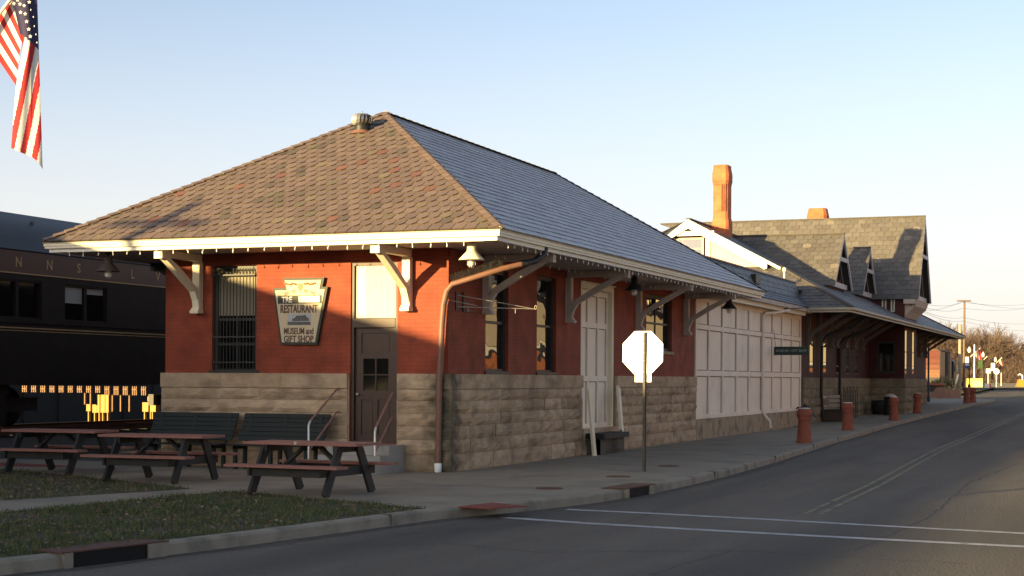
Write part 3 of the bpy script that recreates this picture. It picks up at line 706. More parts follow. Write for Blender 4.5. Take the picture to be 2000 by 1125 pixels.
m = MB(); pbox(m, EP, du0+.16, du1-.16, 1.42, 2.0, -.13, -.11); obj('pane', m, M['glass_dull'], dr)
m = MB(); uc = (du0+du1)/2
pbox(m, EP, uc-.012, uc+.012, 1.42, 2.0, -.11, -.088); pbox(m, EP, du0+.16, uc-.012, 1.70, 1.72, -.11, -.09); pbox(m, EP, uc+.012, du1-.16, 1.70, 1.72, -.11, -.09); obj('glazing_bar', m, M['brown_door'], dr)
m = MB(); m.lathe([(.0001,-.02),(.03,-.01),(.035,.01),(.02,.03),(.0001,.032)], EP(du0+.06,1.35,-.06), 12); obj('handle', m, M['steel'], dr)
# street windows
for i, h in enumerate(STR_H[:2]): window(dep, SP, *h, .13, M['dark_frame'], M['glass_wavy'], .085, (.49,), 0)
w3 = window(dep, SP, *STR_H[3], .13, M['dark_frame'], M['glass'], .09, (.5,), 1)
m = MB(); pbox(m, SP, 12.3, 14.75, 2.30, 2.375, -.12, .05); obj('window_sill', m, M['stone_plain'], dep)
for a, b in ((1.70,2.97),(4.47,5.73)):
    m = MB(); pbox(m, SP, a, b, 1.735, 1.79, -.13, .03); obj('window_sill', m, M['dark_frame'], dep)
# freight door
a, b, c, d = STR_H[2]
m = MB(); frame_boxes(m, SP, a, b, c-.05, d, .13, -.2, -.01); pbox(m, SP, a-.05, b+.05, d, d+.05, .0, .03); obj('freight_door_frame', m, M['cream'], dep)
m = MB(); ia, ib = a+.13, b-.13
cols_ = [ia, ia+.75, ib-.75, ib]
pbox(m, SP, ia, ib, c, d-.13, -.2, -.15)
for u in (ia+.045, ia+(ib-ia)/3, ia+2*(ib-ia)/3, ib-.045): pbox(m, SP, u-.045, u+.045, c, d-.13, -.15, -.11)
for z in (c+.1, 1.66, 2.86, d-.2):
    for q in range(3):
        us = [ia+.045, ia+(ib-ia)/3, ia+2*(ib-ia)/3, ib-.045]; pbox(m, SP, us[q]+.045, us[q+1]-.045, z-.06, z+.06, -.15, -.115)
fd_ = obj('freight_door', m, M['panel'], dep)
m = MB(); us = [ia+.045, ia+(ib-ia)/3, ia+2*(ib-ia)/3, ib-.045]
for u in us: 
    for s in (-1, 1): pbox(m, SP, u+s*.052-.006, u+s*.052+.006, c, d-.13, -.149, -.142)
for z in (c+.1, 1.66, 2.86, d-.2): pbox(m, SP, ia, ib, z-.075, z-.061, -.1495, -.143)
obj('door_shadow_line', m, M['shadow_line'], fd_)  # thin dark strips painting shadow lines beside the door stiles and rails
# corner rainwater pipe with bird spikes
pt = [Vector((1.50,.85,3.98)),Vector((1.48,.80,3.86)),Vector((1.40,.62,3.74)),Vector((1.28,.30,3.66)),Vector((1.0,.06,3.57)),Vector((.12,-.13,3.30)),Vector((.03,-.15,3.18)),Vector((-.03,-.15,2.95)),Vector((-.06,-.15,2.6)),Vector((-.10,-.15,1.6)),Vector((-.12,-.15,.14))]
m = MB(); m.tube(pt[3:], [.052,.052,.052,.058,.058,.055,.055,.055], 10); ds = obj('downspout', m, M['brown_pipe'], dep)
m = MB(); m.tube(pt[:4], [.06,.065,.06,.056], 10); m.tube([pt[3]-Vector((.03,.02,.0)), pt[3]+Vector((.05,.06,.02))], .07, 10); obj('pipe_elbow', m, M['iron'], ds)
m = MB(); m.lathe([(.058,.16),(.066,.15),(.062,.02),(.05,.0)][::-1], (-.12,-.15,.0), 14); obj('pipe_boot', m, M['pvc'], ds)
m = MB()
for i in range(60):
    t = i/59; p = pt[4].lerp(pt[5], t) + Vector((0,0,.045))
    for s in (-1, 1): m.tube([p, p+Vector((-.02+.02*s, .02*s, .13)) + Vector((rng.uniform(-.02,.02), rng.uniform(-.02,.02), 0))], .0022, 4, cap=False)
tag(obj('bird_spikes', m, M['iron'], ds), kind='stuff')
# turbine ventilator
d_ = ray(707, 257); n_ = Vector((0,-(HR-HE)/rs,1)); tb = CAM + d_*((Vector((0,y0,HE))-CAM).dot(n_)/d_.dot(n_)); tb.z += -.09
m = MB(); m.lathe([(.165,-.02),(.155,.16),(.15,.22),(.175,.24)], tb, 24); tv = obj('roof_vent', m, M['iron'], dep)
m = MB(); m.lathe([(.215,.01),(.20,.03),(.16,.08)], tb + Vector((0,.0,.03)), 20); obj('flashing', m, M['brown_pipe'], tv)
m = MB(); n = 15
m.lathe([(.11,.23),(.14,.32),(.11,.41)], tb, 16, mi=1)
for i in range(n):
    a0 = 2*math.pi*i/n; vs = []
    for j in range(9):
        t = j/8; z = .22+.20*t; r_ = .15+.065*math.sin(math.pi*(.10+.8*t)); tw = a0 + .12*t
        for dd, rr_ in ((0, r_), (.26, r_-.03)): vs.append(tb + Vector((rr_*math.cos(tw+dd), rr_*math.sin(tw+dd), z)))
    m.add(vs, [(2*j, 2*j+1, 2*j+3, 2*j+2) for j in range(8)], smooth=True)
m.lathe([(.16,.41),(.13,.435),(.05,.445),(.0001,.447)], tb, 24); m.lathe([(.012,.445),(.012,.49),(.0001,.495)], tb, 8)
obj('turbine', m, [M['steel'], M['black']], tv)
M['glass_far'] = glass_mat('flat_window_glass', .0)
M['canopy_gutter'] = mat('olive_grey_gutter', (.33,.29,.22), .55, .12, 3)
# ================================================================== connecting building with the panelled wall
cb = thing('connecting_building', 'low connecting building with pale panelled street wall between the two brick depots', 'building', (0,17.04,0))
ya, yb = LEN+.01, 31.98
m = MB(); m.box(-5.4, -.06, ya, yb, -.1, 4.15); m.box(-5.4, -.45, ya, yb, 4.15, 5.12); obj('core_wall', m, M['taupe'], cb)
m = MB(); pbox(m, SP, ya, yb, .56, 4.02, -.06, -.015); pw = obj('panel_wall', m, M['panel'], cb)
bx = [1357.5,1383,1410,1437.5,1462,1487,1508,1526.5,1546,1562.5]
bys = [min(max(on_x(p,735,0).y, ya+.05), yb-.05) for p in bx]
zr = [.60, 1.83, 3.13, 3.92]
m = MB()
for y in bys: pbox(m, SP, y-.055, y+.055, .56, 3.98, -.015, .035)
for z, h in ((.62,.12),(1.83,.15),(3.12,.13),(3.90,.16)):
    for p, q in zip(bys, bys[1:]): pbox(m, SP, p+.055, q-.055, z-h/2, z+h/2, -.015, .030)
obj('batten', m, M['panel'], pw)
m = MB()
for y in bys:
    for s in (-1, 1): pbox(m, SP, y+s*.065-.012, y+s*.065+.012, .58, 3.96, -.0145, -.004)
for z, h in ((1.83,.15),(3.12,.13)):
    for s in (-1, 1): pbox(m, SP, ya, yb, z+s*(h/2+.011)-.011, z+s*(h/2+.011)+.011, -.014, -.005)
obj('panel_shadow_line', m, M['shadow_line'], pw)  # thin dark strips standing in for shadow lines along the battens
m = MB(); pbox(m, SP, ya, 26.2, -.1, .54, -.05, .07); pbox(m, SP, 26.2, yb, -.1, .54, -.05, .05); pbox(m, SP, ya, yb, .54, .565, -.05, .03); obj('plinth', m, M['stone_plain'], cb)
m = MB(); up_n = Vector((-.44,0,.36)); 
tiles(m, (.45,ya,4.22), (0,1,0), up_n, [(0,0),(yb-ya,0),(yb-ya,up_n.length),(0,up_n.length)], .3, .16, .014, [(.07,.075,.085),(.06,.063,.07),(.085,.085,.09)], [3,2,1], 0, 0, rng)
v2 = Vector((-.22,0,.58)); tiles(m, (.01,ya,4.585), (0,1,0), v2, [(0,0),(yb-ya,0),(yb-ya,v2.length),(0,v2.length)], .3, .18, .014, [(.045,.045,.05),(.055,.052,.055)], [1,1], 0, 0, rng)
m.add([(-.2,ya,5.16),(-.2,yb,5.16),(-5.4,yb,5.16),(-5.4,ya,5.16)], [(0,1,2,3)], (.05,.05,.05))
cr = obj('roof', m, M['slate'], cb)
m = MB(); m.bar((-.20,ya,5.175),(-.20,yb,5.175), .1, .04); obj('ridge_flashing', m, M['taupe'], cr)
m = MB(); p = on_x(1474,553,-.1); m.box(-.22,.02,p.y-.35,p.y+.35,4.72,5.02); v_ = obj('roof_vent', m, M['dark_frame'], cr)
m = MB(); q_ = [(.5,4.06),(.5,4.19),(.44,4.21),(.40,4.21),(.40,4.17),(.44,4.06)]
m.prism([(x,ya,z) for x,z in q_], (0,yb-ya-.9,0)); obj('gutter', m, M['taupe'], cb)
m = MB(); m.box(-.06,.40,ya,yb,4.05,4.10); m.box(.30,.36,ya+1.7,yb-.9,3.93,4.05); obj('soffit', m, M['cream'], cb)
m = MB(); y = on_x(1490,700,0.06).y; m.tube([(.46,y+2.2,4.08),(.45,y+2.1,3.98),(.30,y+1.2,3.88),(.12,y+.1,3.80),(.07,y,3.72),(.07,y,2.5),(.07,y,.62),(.12,y+.05,.5),(.22,y+.3,.34),(.24,y+.35,.1)], .05, 10); obj('downspout', m, M['panel'], cb)

# ================================================================== main station
st = thing('railway_station', 'two-storey brick railway station with slate gables and a deep bracketed canopy', 'station', (0,32,0))
rng = random.Random(23)
EX, EZ, RXs, RZs = 2.0, 4.2, -4.7, 7.76
XW = 2*RXs-EX; HY = 3.3; GY = YG = 31.0+HY
SLP = (RZs-EZ)/(EX-RXs)
zroof = lambda x: EZ + (EX-x)*SLP
YE0, YE1 = 31.0, 70.6
wins = [(on_x(1581.3,690,0).y, on_x(1590,690,0).y), (on_x(1606.5,690,0).y, on_x(1614.5,690,0).y), (39.4,40.2),(41.7,42.5),(44.0,44.9)]
H = [(a, b, 1.93, 3.12) for a, b in wins]
m = MB(); wall_panel(m, SP, 32, 69, -.1, 4.9, H, .2)
m.quad((-8.8,32,-.1),(0,32,-.1),(0,32,4.9),(-8.8,32,4.9)); m.quad((-8.8,69,-.1),(-8.8,32,-.1),(-8.8,32,4.9),(-8.8,69,4.9)); m.quad((0,69,-.1),(-8.8,69,-.1),(-8.8,69,4.9),(0,69,4.9))
BY0, BY1, BX = 48.0, 52.3, 1.55
BP = lambda u, z, d: Vector((BX+d, u, z)); BE = lambda u, z, d: Vector((u, BY0-d, z))
BH = [(48.25,48.95,1.95,3.95),(50.75,51.5,1.95,3.95)]
BH2 = BH + [(49.5,50.6,4.55,5.5)]
wall_panel(m, BP, BY0, BY1, 0, 5.6, BH2, .12); wall_panel(m, BE, 0, BX, 0, 5.6, [(.35,1.15,2.0,3.4),(.55,.75,4.75,5.45),(.95,1.12,4.75,5.45)], .12); m.quad((BX,BY1,0),(0,BY1,0),(0,BY1,5.6),(BX,BY1,5.6))
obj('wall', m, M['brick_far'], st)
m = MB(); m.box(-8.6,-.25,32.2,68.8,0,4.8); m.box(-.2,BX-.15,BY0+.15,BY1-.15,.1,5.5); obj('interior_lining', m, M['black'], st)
ZL2 = [-.1,.3,.65,1.0,1.35,1.75]
for P_, a, b, lw in ((SP,32.05,BY0,(.8,1.4)),(BE,.02,BX+.03,(.6,1.0)),(BP,BY0-.03,BY1,(.8,1.4)),(SP,BY1,69,(1.2,2))): base_run(st, P_, a, b, ZL2, [], rng, .04, lw, DARK_STONE_COLS)
for i, h in enumerate(H): window(st, SP, *h, .022, M['dark_frame'], M['glass_far'], .05, (.22,) if i else (), 0, fd=.02)
for h in BH: window(st, BP, *h, .022, M['dark_frame'], M['glass_far'], .05, (.5,), 0, fd=.02)
window(st, BE, .35, 1.15, 2.0, 3.4, .1, M['dark_frame'], M['glass_dull'], .08, (.5,), 0)
for a, b in ((.55,.75),(.95,1.12)): window(st, BE, a, b, 4.75, 5.45, .05, M['white_trim'], M['curtain'], .04, (), 0)
window(st, BP, 49.5, 50.6, 4.55, 5.5, .08, M['white_trim'], M['glass'], .08, (), 1)
# long roof with front and far hips
TAN = [(.118,.108,.098),(.11,.10,.091),(.126,.115,.103),(.102,.09,.082),(.17,.15,.125)]
TW = [24,22,20,12,2.5]
PALE_ST = [(.15,.165,.185),(.17,.185,.20),(.135,.145,.165)]
m = MB()
dv = Vector((-1,0,SLP)).normalized(); Ls = (EX-RXs)*math.sqrt(1+SLP*SLP); k_ = math.sqrt(1+SLP*SLP)
hy = HY
tiles(m, (EX,YE0,EZ), (0,1,0), dv, [(0,0),(YE1-YE0,0),(YE1-YE0-hy,hy*k_),(YE1-YE0-hy,Ls),(hy,Ls),(hy,hy*k_)][:2] + [(YE1-YE0-hy,hy*k_),(hy,hy*k_)], .34, .25, .015, PALE_ST, [3,2,1], 0, 1, rng)
tiles(m, (EX,YE0,EZ), (0,1,0), dv, [(hy-.35,hy*k_),(YE1-YE0-hy,hy*k_),(YE1-YE0-hy,Ls),(hy-.35,Ls)], .34, .25, .015, PALE_ST, [3,2,1], 0, 1, rng)
hv = Vector((0,1,SLP)).normalized()
tiles(m, (XW,YE0,EZ), (1,0,0), hv, [(0,0),(EX-XW,0),(EX-XW-hy,hy*k_),(hy,hy*k_)], .34, .25, .015, TAN, TW, .05, 0, rng)
m.add([(XW,YE0,EZ),(XW,YE1,EZ),(RXs,YE1-hy,RZs),(RXs,YE0+hy-.35,RZs)], [(3,2,1,0)], (.05,.05,.05))
m.add([(XW,YE1,EZ),(EX,YE1,EZ),(EX-hy,YE1-hy,EZ+hy*SLP),(RXs,YE1-hy,RZs),(XW+hy,YE1-hy,EZ+hy*SLP)], [(0,1,2,3,4)[::-1]], (.05,.05,.05))
rf2 = obj('roof', m, [M['slate'], M['pale_slate']], st)
m = MB(); rg = lambda a, b: m.bar(a, b, .16, .05)
rg((EX,YE0,EZ+.03),(EX-hy,YE0+hy,EZ+hy*SLP+.03)); rg((RXs,YE0+hy-.35,RZs+.03),(RXs,YE1-hy,RZs+.03)); rg((EX,YE1,EZ+.03),(EX-hy,YE1-hy,EZ+hy*SLP+.03))
obj('ridge_cap', m, M['ridge'], rf2)
# canopy edge and underside
m = MB(); ring(m, XW, EX, YE0, YE1, [(-.16,4.05),(-.05,4.05),(-.05,4.10),(.02,4.14),(.02,4.215),(-.01,4.215),(-.01,4.18),(-.16,4.18)], closed=True); obj('gutter', m, M['canopy_gutter'], st)
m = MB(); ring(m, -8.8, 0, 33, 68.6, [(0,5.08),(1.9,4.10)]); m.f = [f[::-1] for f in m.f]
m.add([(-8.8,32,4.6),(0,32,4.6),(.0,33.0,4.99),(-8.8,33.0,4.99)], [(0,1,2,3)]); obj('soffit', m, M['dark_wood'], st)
ZB = 2.95
for y in (33.2,35.35,37.9,39.0,41.0,43.3,45.6,54.4,57.2,60,62.8,65.6,68.4):
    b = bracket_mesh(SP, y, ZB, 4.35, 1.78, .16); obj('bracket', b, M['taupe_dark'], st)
for x in (-8.4,-6.5): obj('bracket', bracket_mesh(lambda u,z,d: Vector((u,32-d,z)), x, ZB, 4.2, .85, .16), M['taupe_dark'], st)
m = MB(); 
for x in (.9,): m.bar((x,YE0+.9,4.55),(x,YE1-1,4.55),.12,.16)
obj('canopy_beam', m, M['dark_wood'], st)
for px, yb_ in ((1604,35.6),(1640,40.6)):
    y = on_x(px,740,.12).y; m = MB(); m.tube([(1.7,y+.9,4.1),(1.2,y+.6,3.7),(.3,y+.1,3.35),(.14,y,3.1),(.13,y,1.2),(.2,y+.05,.2)], .055, 8); obj('downspout', m, M['iron'], st)
# front gable
GP = lambda u, z, d: Vector((u, YG-d, z))
m = MB(); gx0, gx1 = XW+HY, EX-HY; zg = zroof(gx1)
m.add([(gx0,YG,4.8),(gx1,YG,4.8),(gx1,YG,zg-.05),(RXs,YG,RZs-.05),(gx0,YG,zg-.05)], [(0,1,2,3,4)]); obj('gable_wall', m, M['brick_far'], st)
m = MB()
for s in (-1, 1):
    yf = YG-.38; e = Vector((RXs+s*3.05, yf, RZs-3.05*SLP)); tp = Vector((RXs, yf, RZs))
    m.prism([e, tp, tp-Vector((0,0,.34)), e-Vector((s*.10,0,.34)), e-Vector((0,0,.30))], (0,.05,0))
    f_ = Vector((RXs+s*3.55, yf+.04, RZs-3.55*SLP)); e2 = e+Vector((0,.04,0)); m.prism([e2, f_, f_-Vector((0,0,.12)), e2-Vector((0,0,.12))], (0,.04,0))
m.prism([(RXs-1.0,YG-.30,7.14),(RXs+1.05,YG-.30,7.14),(RXs+.98,YG-.30,7.31),(RXs-.98,YG-.30,7.31)], (0,.05,0))
gb = obj('barge_board', m, M['white_trim'], st)
m = MB(); m.add([(RXs-.8,YG-.05,7.31),(RXs+.8,YG-.05,7.31),(RXs,YG-.05,7.62)], [(0,1,2)]); obj('gable_peak', m, M['cream'], st)
m = MB(); pbox(m, GP, RXs-1.3, RXs-1.15, 5.6, 7.14, .02, .08); pbox(m, GP, RXs+.62, RXs+.80, 5.6, 7.14, .02, .10); obj('gable_trim', m, M['white_trim'], st)
m = MB(); m.prism([GP(RXs+.82,5.9,.03),GP(RXs+2.75,5.9,.03),GP(RXs+2.2,6.28,.03),GP(RXs+.82,6.98,.03)], (0,-.03,0)); obj('bloom_panel', m, M['bloom_pink'], st)  # sun bloom on the gable brick, painted as a pale pink panel
wf_ = window(st, lambda u,z,d: GP(u,z,d+.1), RXs-1.1, RXs+.55, 5.7, 7.08, .06, M['taupe'], M['glass'], .08, (.72,), 1)
m = MB(); p = on_y(1532,527,32.2); m.tube([(p.x,32.2,4.6),(p.x,32.2,p.z-.05)], .035, 8); m.lathe([(.04,-.08),(.075,-.02),(.07,.06),(.02,.09)], (p.x,32.2,p.z), 10); obj('vent_pipe', m, M['cream'], rf2)
# street dormers and the big cross gable
def cross_gable(yc, hw, zt, zb_, xf, xback, name, cols, wts, trim, tw=.36, ex=.25):
    s_ = (zt-zb_)/hw; m = MB(); kk = math.sqrt(1+s_*s_)
    vv = Vector((0, hw, zt-zb_)); Lv = vv.length
    xe = max(EX-(zb_-EZ)/SLP, xback)
    L0 = xf-xe; L1 = xf-xback
    tiles(m, (xf,yc-hw,zb_), (1,0,0), vv, [(-L0,0),(0,0),(0,Lv),(-L1,Lv)], tw, ex, .016, cols, wts, .055, 0, rng)
    m.add([(xf,yc+hw,zb_),(xf,yc,zt),(xback,yc,zt),(xe,yc+hw,zb_)], [(0,1,2,3)[::-1]], (.06,.06,.06), 0)
    r_ = obj('roof', m, M['slate'], st)
    mm = MB(); mm.bar((xf,yc,zt+.03),(xback,yc,zt+.03), .14, .05); obj('ridge_cap', mm, M['ridge'], r_)
    wx = xf-.35
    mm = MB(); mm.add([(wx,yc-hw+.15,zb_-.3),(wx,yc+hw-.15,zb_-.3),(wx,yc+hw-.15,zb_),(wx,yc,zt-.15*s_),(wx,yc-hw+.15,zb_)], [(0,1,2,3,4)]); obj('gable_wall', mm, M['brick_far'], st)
    mm = MB()
    for s in (-1, 1):
        e = Vector((xf-.06, yc+s*hw, zb_)); tp = Vector((xf-.06, yc, zt)); dn = Vector((0,0,-trim*kk))
        mm.prism([e, tp, tp+dn, e+Vector((0,-s*trim*.9,0))], (.06,0,0))
        mm.prism([e+Vector((-.30,0,0)), tp+Vector((-.30,0,0)), tp+dn*.5+Vector((-.30,0,0)), e+Vector((-.30,-s*trim*.5,0))], (.02,0,0))
    zc = zb_+(zt-zb_)*.52; hc = hw*(1-.52)
    mm.box(xf-.07,xf-.005,yc-hc+trim*.7,yc+hc-trim*.7,zc-.08,zc+.08)
    mm.box(xf-.34,xf-.2,yc-hw+.25,yc+hw-.25,zb_+.02,zb_+.22)
    obj('barge_board', mm, M['lilac'], st)
    mm = MB(); hc2 = hw*.34; mm.box(wx,wx+.05,yc-hc2,yc+hc2,zb_+.35,zb_+(zt-zb_)*.48); obj('window', mm, M['glass'], st)
M['lilac'] = mat('weathered_lilac_white_trim', (.50,.47,.47), .6, .08, 5)
cross_gable(39.2, 2.15, 7.52, 5.34, .35, -4.3, 'dormer', TAN, TW, .16)
cross_gable(46.2, 2.05, 7.50, 5.34, .32, -4.3, 'dormer', TAN, TW, .16)
cross_gable(50.2, 2.4, 9.2, 5.3, 2.2, -10.4, 'gable', TAN, TW, .2, .36, .25)
m = MB(); m.box(BX-.02,2.05,BY0-.2,BY0+.1,5.1,5.3); m.prism([(BX,BY0+.1,4.5),(BX,BY0+.1,5.3),(2.1,BY0+.1,5.3),(2.0,BY0+.1,5.0),(1.75,BY0+.1,4.75)], (0,4.2,0)); obj('gable_bracket', m, M['taupe'], st)
# chimneys
def chimney(cx_, cy_, wx, wy, prof, slot=None, mt='chimney_brick'):
    m = MB(); vs = []
    for f_, z in prof:
        a, b = wx/2*f_, wy/2*f_; c = min(a, b)*.28
        vs += [(cx_-a+c,cy_-b,z),(cx_+a-c,cy_-b,z),(cx_+a,cy_-b+c,z),(cx_+a,cy_+b-c,z),(cx_+a-c,cy_+b,z),(cx_-a+c,cy_+b,z),(cx_-a,cy_+b-c,z),(cx_-a,cy_-b+c,z)]
    n = len(prof)
    m.add(vs, [(i*8+k, i*8+(k+1) % 8, (i+1)*8+(k+1) % 8, (i+1)*8+k) for i in range(n-1) for k in range(8)] + [tuple(range((n-1)*8, n*8))])
    o = obj('chimney', m, M[mt], rf2)
    if slot:
        mm = MB()
        for q in (0, 1): mm.box(cx_+wx*(.12+.13*q), cx_+wx*(.18+.13*q), cy_-wy*.5-.012, cy_-wy*.5+.06, slot[0], slot[1])
        obj('flue_slot', mm, M['black'], o)
        mm = MB()
        for q in (0, 1, 2): mm.box(cx_+wx*(.06+.13*q), cx_+wx*(.115+.13*q), cy_-wy*.5-.03, cy_-wy*.5+.06, slot[0]-.02, slot[1]+.06)
        obj('chimney_rib', mm, M[mt], o)
chimney(-4.17, 37.2, .60, .74, [(1.14,6.2),(1.14,7.9),(1.0,8.12),(1.0,9.38),(1.05,9.42),(1.05,9.47),(1.12,9.55),(1.12,9.82),(.98,10.08),(.98,10.18),(.7,10.2)], (8.35,9.42))
chimney(-3.0, 51.6, .95, .9, [(1,7.5),(1,9.5),(.86,9.82),(.86,9.86)])
# ================================================================== things on and around the depot
# keystone sign
KS = [(-3.27,3.47),(-2.42,3.47),(-2.46,3.30),(-2.35,3.30),(-2.565,2.25),(-3.31,2.25),(-3.48,3.29),(-3.22,3.29)]
ks = thing('keystone_sign', 'keystone-shaped wooden sign reading Restaurant, Museum and Gift Shop on the brick end wall', 'sign', (-2.92,-.04,2.86))
kc = Vector((-2.905, 0, 2.87))
m = MB(); m.prism([EP(u,z,.005) for u,z in KS], (0,-.07,0)); obj('frame', m, M['sign_frame'], ks)
KI = [(-3.225,3.425),(-2.475,3.425),(-2.515,3.255),(-2.405,3.255),(-2.60,2.295),(-3.275,2.295),(-3.425,3.245),(-3.175,3.245)]
m = MB(); m.prism([EP(u,z,.076) for u,z in KI], (0,-.012,0)); obj('board', m, M['sign_board'], ks)
def sign_text(s, size, u, z, mt, d=.09, sx=1.0, rot=0.0, bold=.0, P0=EP, U=(1,0,0)):
    m = MB(); U = Vector(U); V = Vector((0,0,1)); c, s_ = math.cos(rot), math.sin(rot)
    place(m, text_mb(s, size, .004, bold, sx=sx), P0(u, z, d), U*c+V*s_, V*c-U*s_); return m
obj('lettering', sign_text('RESTAURANT', .20, -2.925, 2.905, None, sx=.62, bold=.006), M['sign_brown'], ks)
obj('lettering', sign_text('MUSEUM and', .165, -2.93, 2.50, None, sx=.66, bold=.004), M['sign_brown'], ks)
obj('lettering', sign_text('GIFT SHOP', .17, -2.93, 2.355, None, sx=.74, bold=.005), M['sign_brown'], ks)
m = MB(); m.box(-3.36,-2.46,-.093,-.0885,3.0,3.15); obj('name_band', m, M['sign_frame'], ks)
obj('lettering', sign_text('TRE', .15, -3.17, 3.075, None, d=.098, sx=.85, bold=.003), M['sign_pale'], ks)
m = MB(); m.box(-2.93,-2.50,-.098,-.094,3.02,3.135); obj('pale_band', m, M['sign_pale'], ks)
for u, z, r_ in ((-3.18,3.19,.25),(-3.04,3.225,.2),(-2.78,3.225,-.2),(-2.64,3.19,-.25)):
    m = MB(); dx = Vector((math.cos(r_),0,math.sin(r_))); dz = Vector((-math.sin(r_),0,math.cos(r_)))
    for k in (-1, 1): m.obox(EP(u,z,.088)-dx*.055+dz*(k*.024-.005), dx*.11, dz*.008, (0,-.004,0))
    for k in range(5): m.obox(EP(u,z,.088)-dx*(.045-.02*k)-dz*.018, dx*.009, dz*.036, (0,-.004,0))
    obj('scroll_mark', m, M['sign_brown'], ks)
m = MB(); m.prism([EP(u-2.905,z+3.30,.088) for u,z in ((-.05,.06),(.05,.06),(.05,-.02),(0,-.08),(-.05,-.02))], (0,-.008,0)); obj('shield', m, M['sign_red'], ks)
for s in (-1, 1):
    m = MB()
    for k in range(5): m.lathe([(.001,0),(.032,.0),(.03,.02),(.001,.03)], EP(-2.905+s*(.10+.05*k), 3.345+.012*math.sin(k*2), .10), 8)
    obj('flower_marks', m, M['sign_red'], ks)
m = MB(); m.box(-3.16,-2.68,-.0935,-.0885,2.605,2.82); pc = obj('picture', m, M['picture'], ks)
m = MB(); m.prism([EP(u,z,.0945) for u,z in ((-3.06,2.68),(-3.06,2.72),(-3.0,2.74),(-2.98,2.78),(-2.84,2.78),(-2.80,2.80),(-2.76,2.75),(-2.72,2.73),(-2.72,2.68))], (0,-.003,0)); m.box(-3.155,-2.685,-.098,-.0945,2.61,2.668); obj('painted_depot', m, M['picture_dark'], pc)

# steps and handrails at the entrance
s_ = thing('entrance_steps', 'pale concrete entrance steps below the brown door', 'steps', (-1.45,-.5,0))
m = MB(); m.box(-1.98,-.78,-.78,-.13,-.02,.47); m.box(-1.98,-.78,-1.12,-.78,-.02,.31); m.box(-1.98,-.78,-1.46,-1.12,-.02,.155); obj('step_block', m, M['stepc'] if 'stepc' in M else M['kerb'], s_)
for nm, pts, lab in (('left', [(-2.20,-1.05,.0),(-2.20,-1.05,.82),(-2.195,-1.0,.89),(-2.12,-.16,1.44),(-2.11,-.1,1.46)], 'worn pipe handrail beside the entrance steps, bench side'), ('right', [(-.93,-1.02,.0),(-.93,-1.02,.72),(-.935,-.97,.80),(-1.02,-.16,1.36),(-1.02,-.1,1.38)], 'worn pipe handrail beside the entrance steps, street corner side')):
    t = thing('handrail', lab, 'handrail', pts[0], 'pipe handrails at the depot entrance')
    m = MB(); m.tube(pts[:3], .021, 10); obj('post', m, M['steel'], t)
    m = MB(); m.tube(pts[2:], .020, 10); obj('rail', m, M['worn_rail'], t)
    m = MB(); a, b = Vector(pts[1]), Vector(pts[3]); m.tube([(a.x, a.y, .36), (b.x, b.y, b.z-.42), (b.x, b.y+.06, b.z-.40)], .017, 8); obj('rail', m, M['worn_rail'], t)
    m = MB(); m.lathe([(.035,0),(.035,.008),(.0001,.008)], pts[0], 12); obj('foot_flange', m, M['steel'], t)

# slatted benches against the end wall
def bench(loc, L_, label):
    t = thing('bench', label, 'bench', loc, 'dark green benches against the depot end wall')
    x, y, z = loc
    m = MB()
    for i in range(6): 
        zz = .50+.082*i; yy = y+.16+.045*i; m.obox((x-L_/2,yy,zz), (L_,0,0), (0,.035,.074), (0,-.022,.01))
    obj('backrest', m, M['green_wood'], t)
    m = MB()
    for i in range(5): m.box(x-L_/2,x+L_/2,y-.28+i*.088,y-.205+i*.088,.425-.006*i,.455-.006*i)
    obj('seat', m, M['green_wood'], t)
    for s in (-1, 0, 1):
        xx = x+s*(L_/2-.16); m = MB(); m.box(xx-.03,xx+.03,y-.25,y-.18,0,.42); m.bar((xx,y+.12,0),(xx,y+.14,.42),.06,.06,(0,1,0)); m.bar((xx,y+.15,.42),(xx,y+.40,.98),.06,.045,(0,1,0)); m.box(xx-.028,xx+.028,y-.25,y+.14,.36,.42); obj('leg', m, M['green_wood'], t)
bench((-4.98,-.62,0), 1.78, 'dark green slatted bench against the end wall, the one farther from the door')
bench((-3.08,-.62,0), 1.76, 'dark green slatted bench against the end wall, next to the steps')

# picnic tables
def picnic(loc, rz, label, clip):
    t = thing('picnic_table', label, 'picnic table', loc, 'picnic tables on the patio')
    t.rotation_euler = (0,0,rz)
    def local(name, mb, mt, par=None):
        o = obj(name, mb, mt); o.parent = par or t; return o
    Lh, Wt, Zt = .935, .37, .735
    m = MB(); 
    for i in range(5):
        a = -Wt+i*.149; m.box(-Lh,Lh,a,a+.143,Zt-.038,Zt)
    local('tabletop', m, M['table_top'])
    for s in (-1, 1):
        m = MB(); 
        for i in range(2):
            a = s*.705-.14+i*.142; m.box(-Lh,Lh,a,a+.137,.395,.432)
        local('bench_seat', m, M['table_top'])
        u = s*.57
        m = MB(); m.box(u-.02,u+.02,-.76,.76,.27,.394); local('cross_beam', m, M['dark_wood'])
        m = MB(); m.box(u-.02,u+.02,-.34,.34,.60,.696); local('top_batten', m, M['dark_wood'])
        for q in (-1, 1):
            m = MB(); m.bar((u+s*.042,q*.64,0),(u+s*.042,q*.25,.694),.045,.15,(0,1,0)); local('leg', m, M['dark_wood'])
        m = MB(); m.box(-.55,.55,s*.70-.02,s*.70+.02,.27,.392); local('apron', m, M['dark_wood'])
        m = MB(); m.bar((u-s*.03,0,.33),(s*.10,0,.69),.09,.04,(0,0,1)); local('brace', m, M['dark_wood'])
    if clip:
        m = MB(); m.box(-.07,-.03,-.378,-.34,Zt-.03,Zt+.012); local('edge_clip', m, M['steel'])
    return t
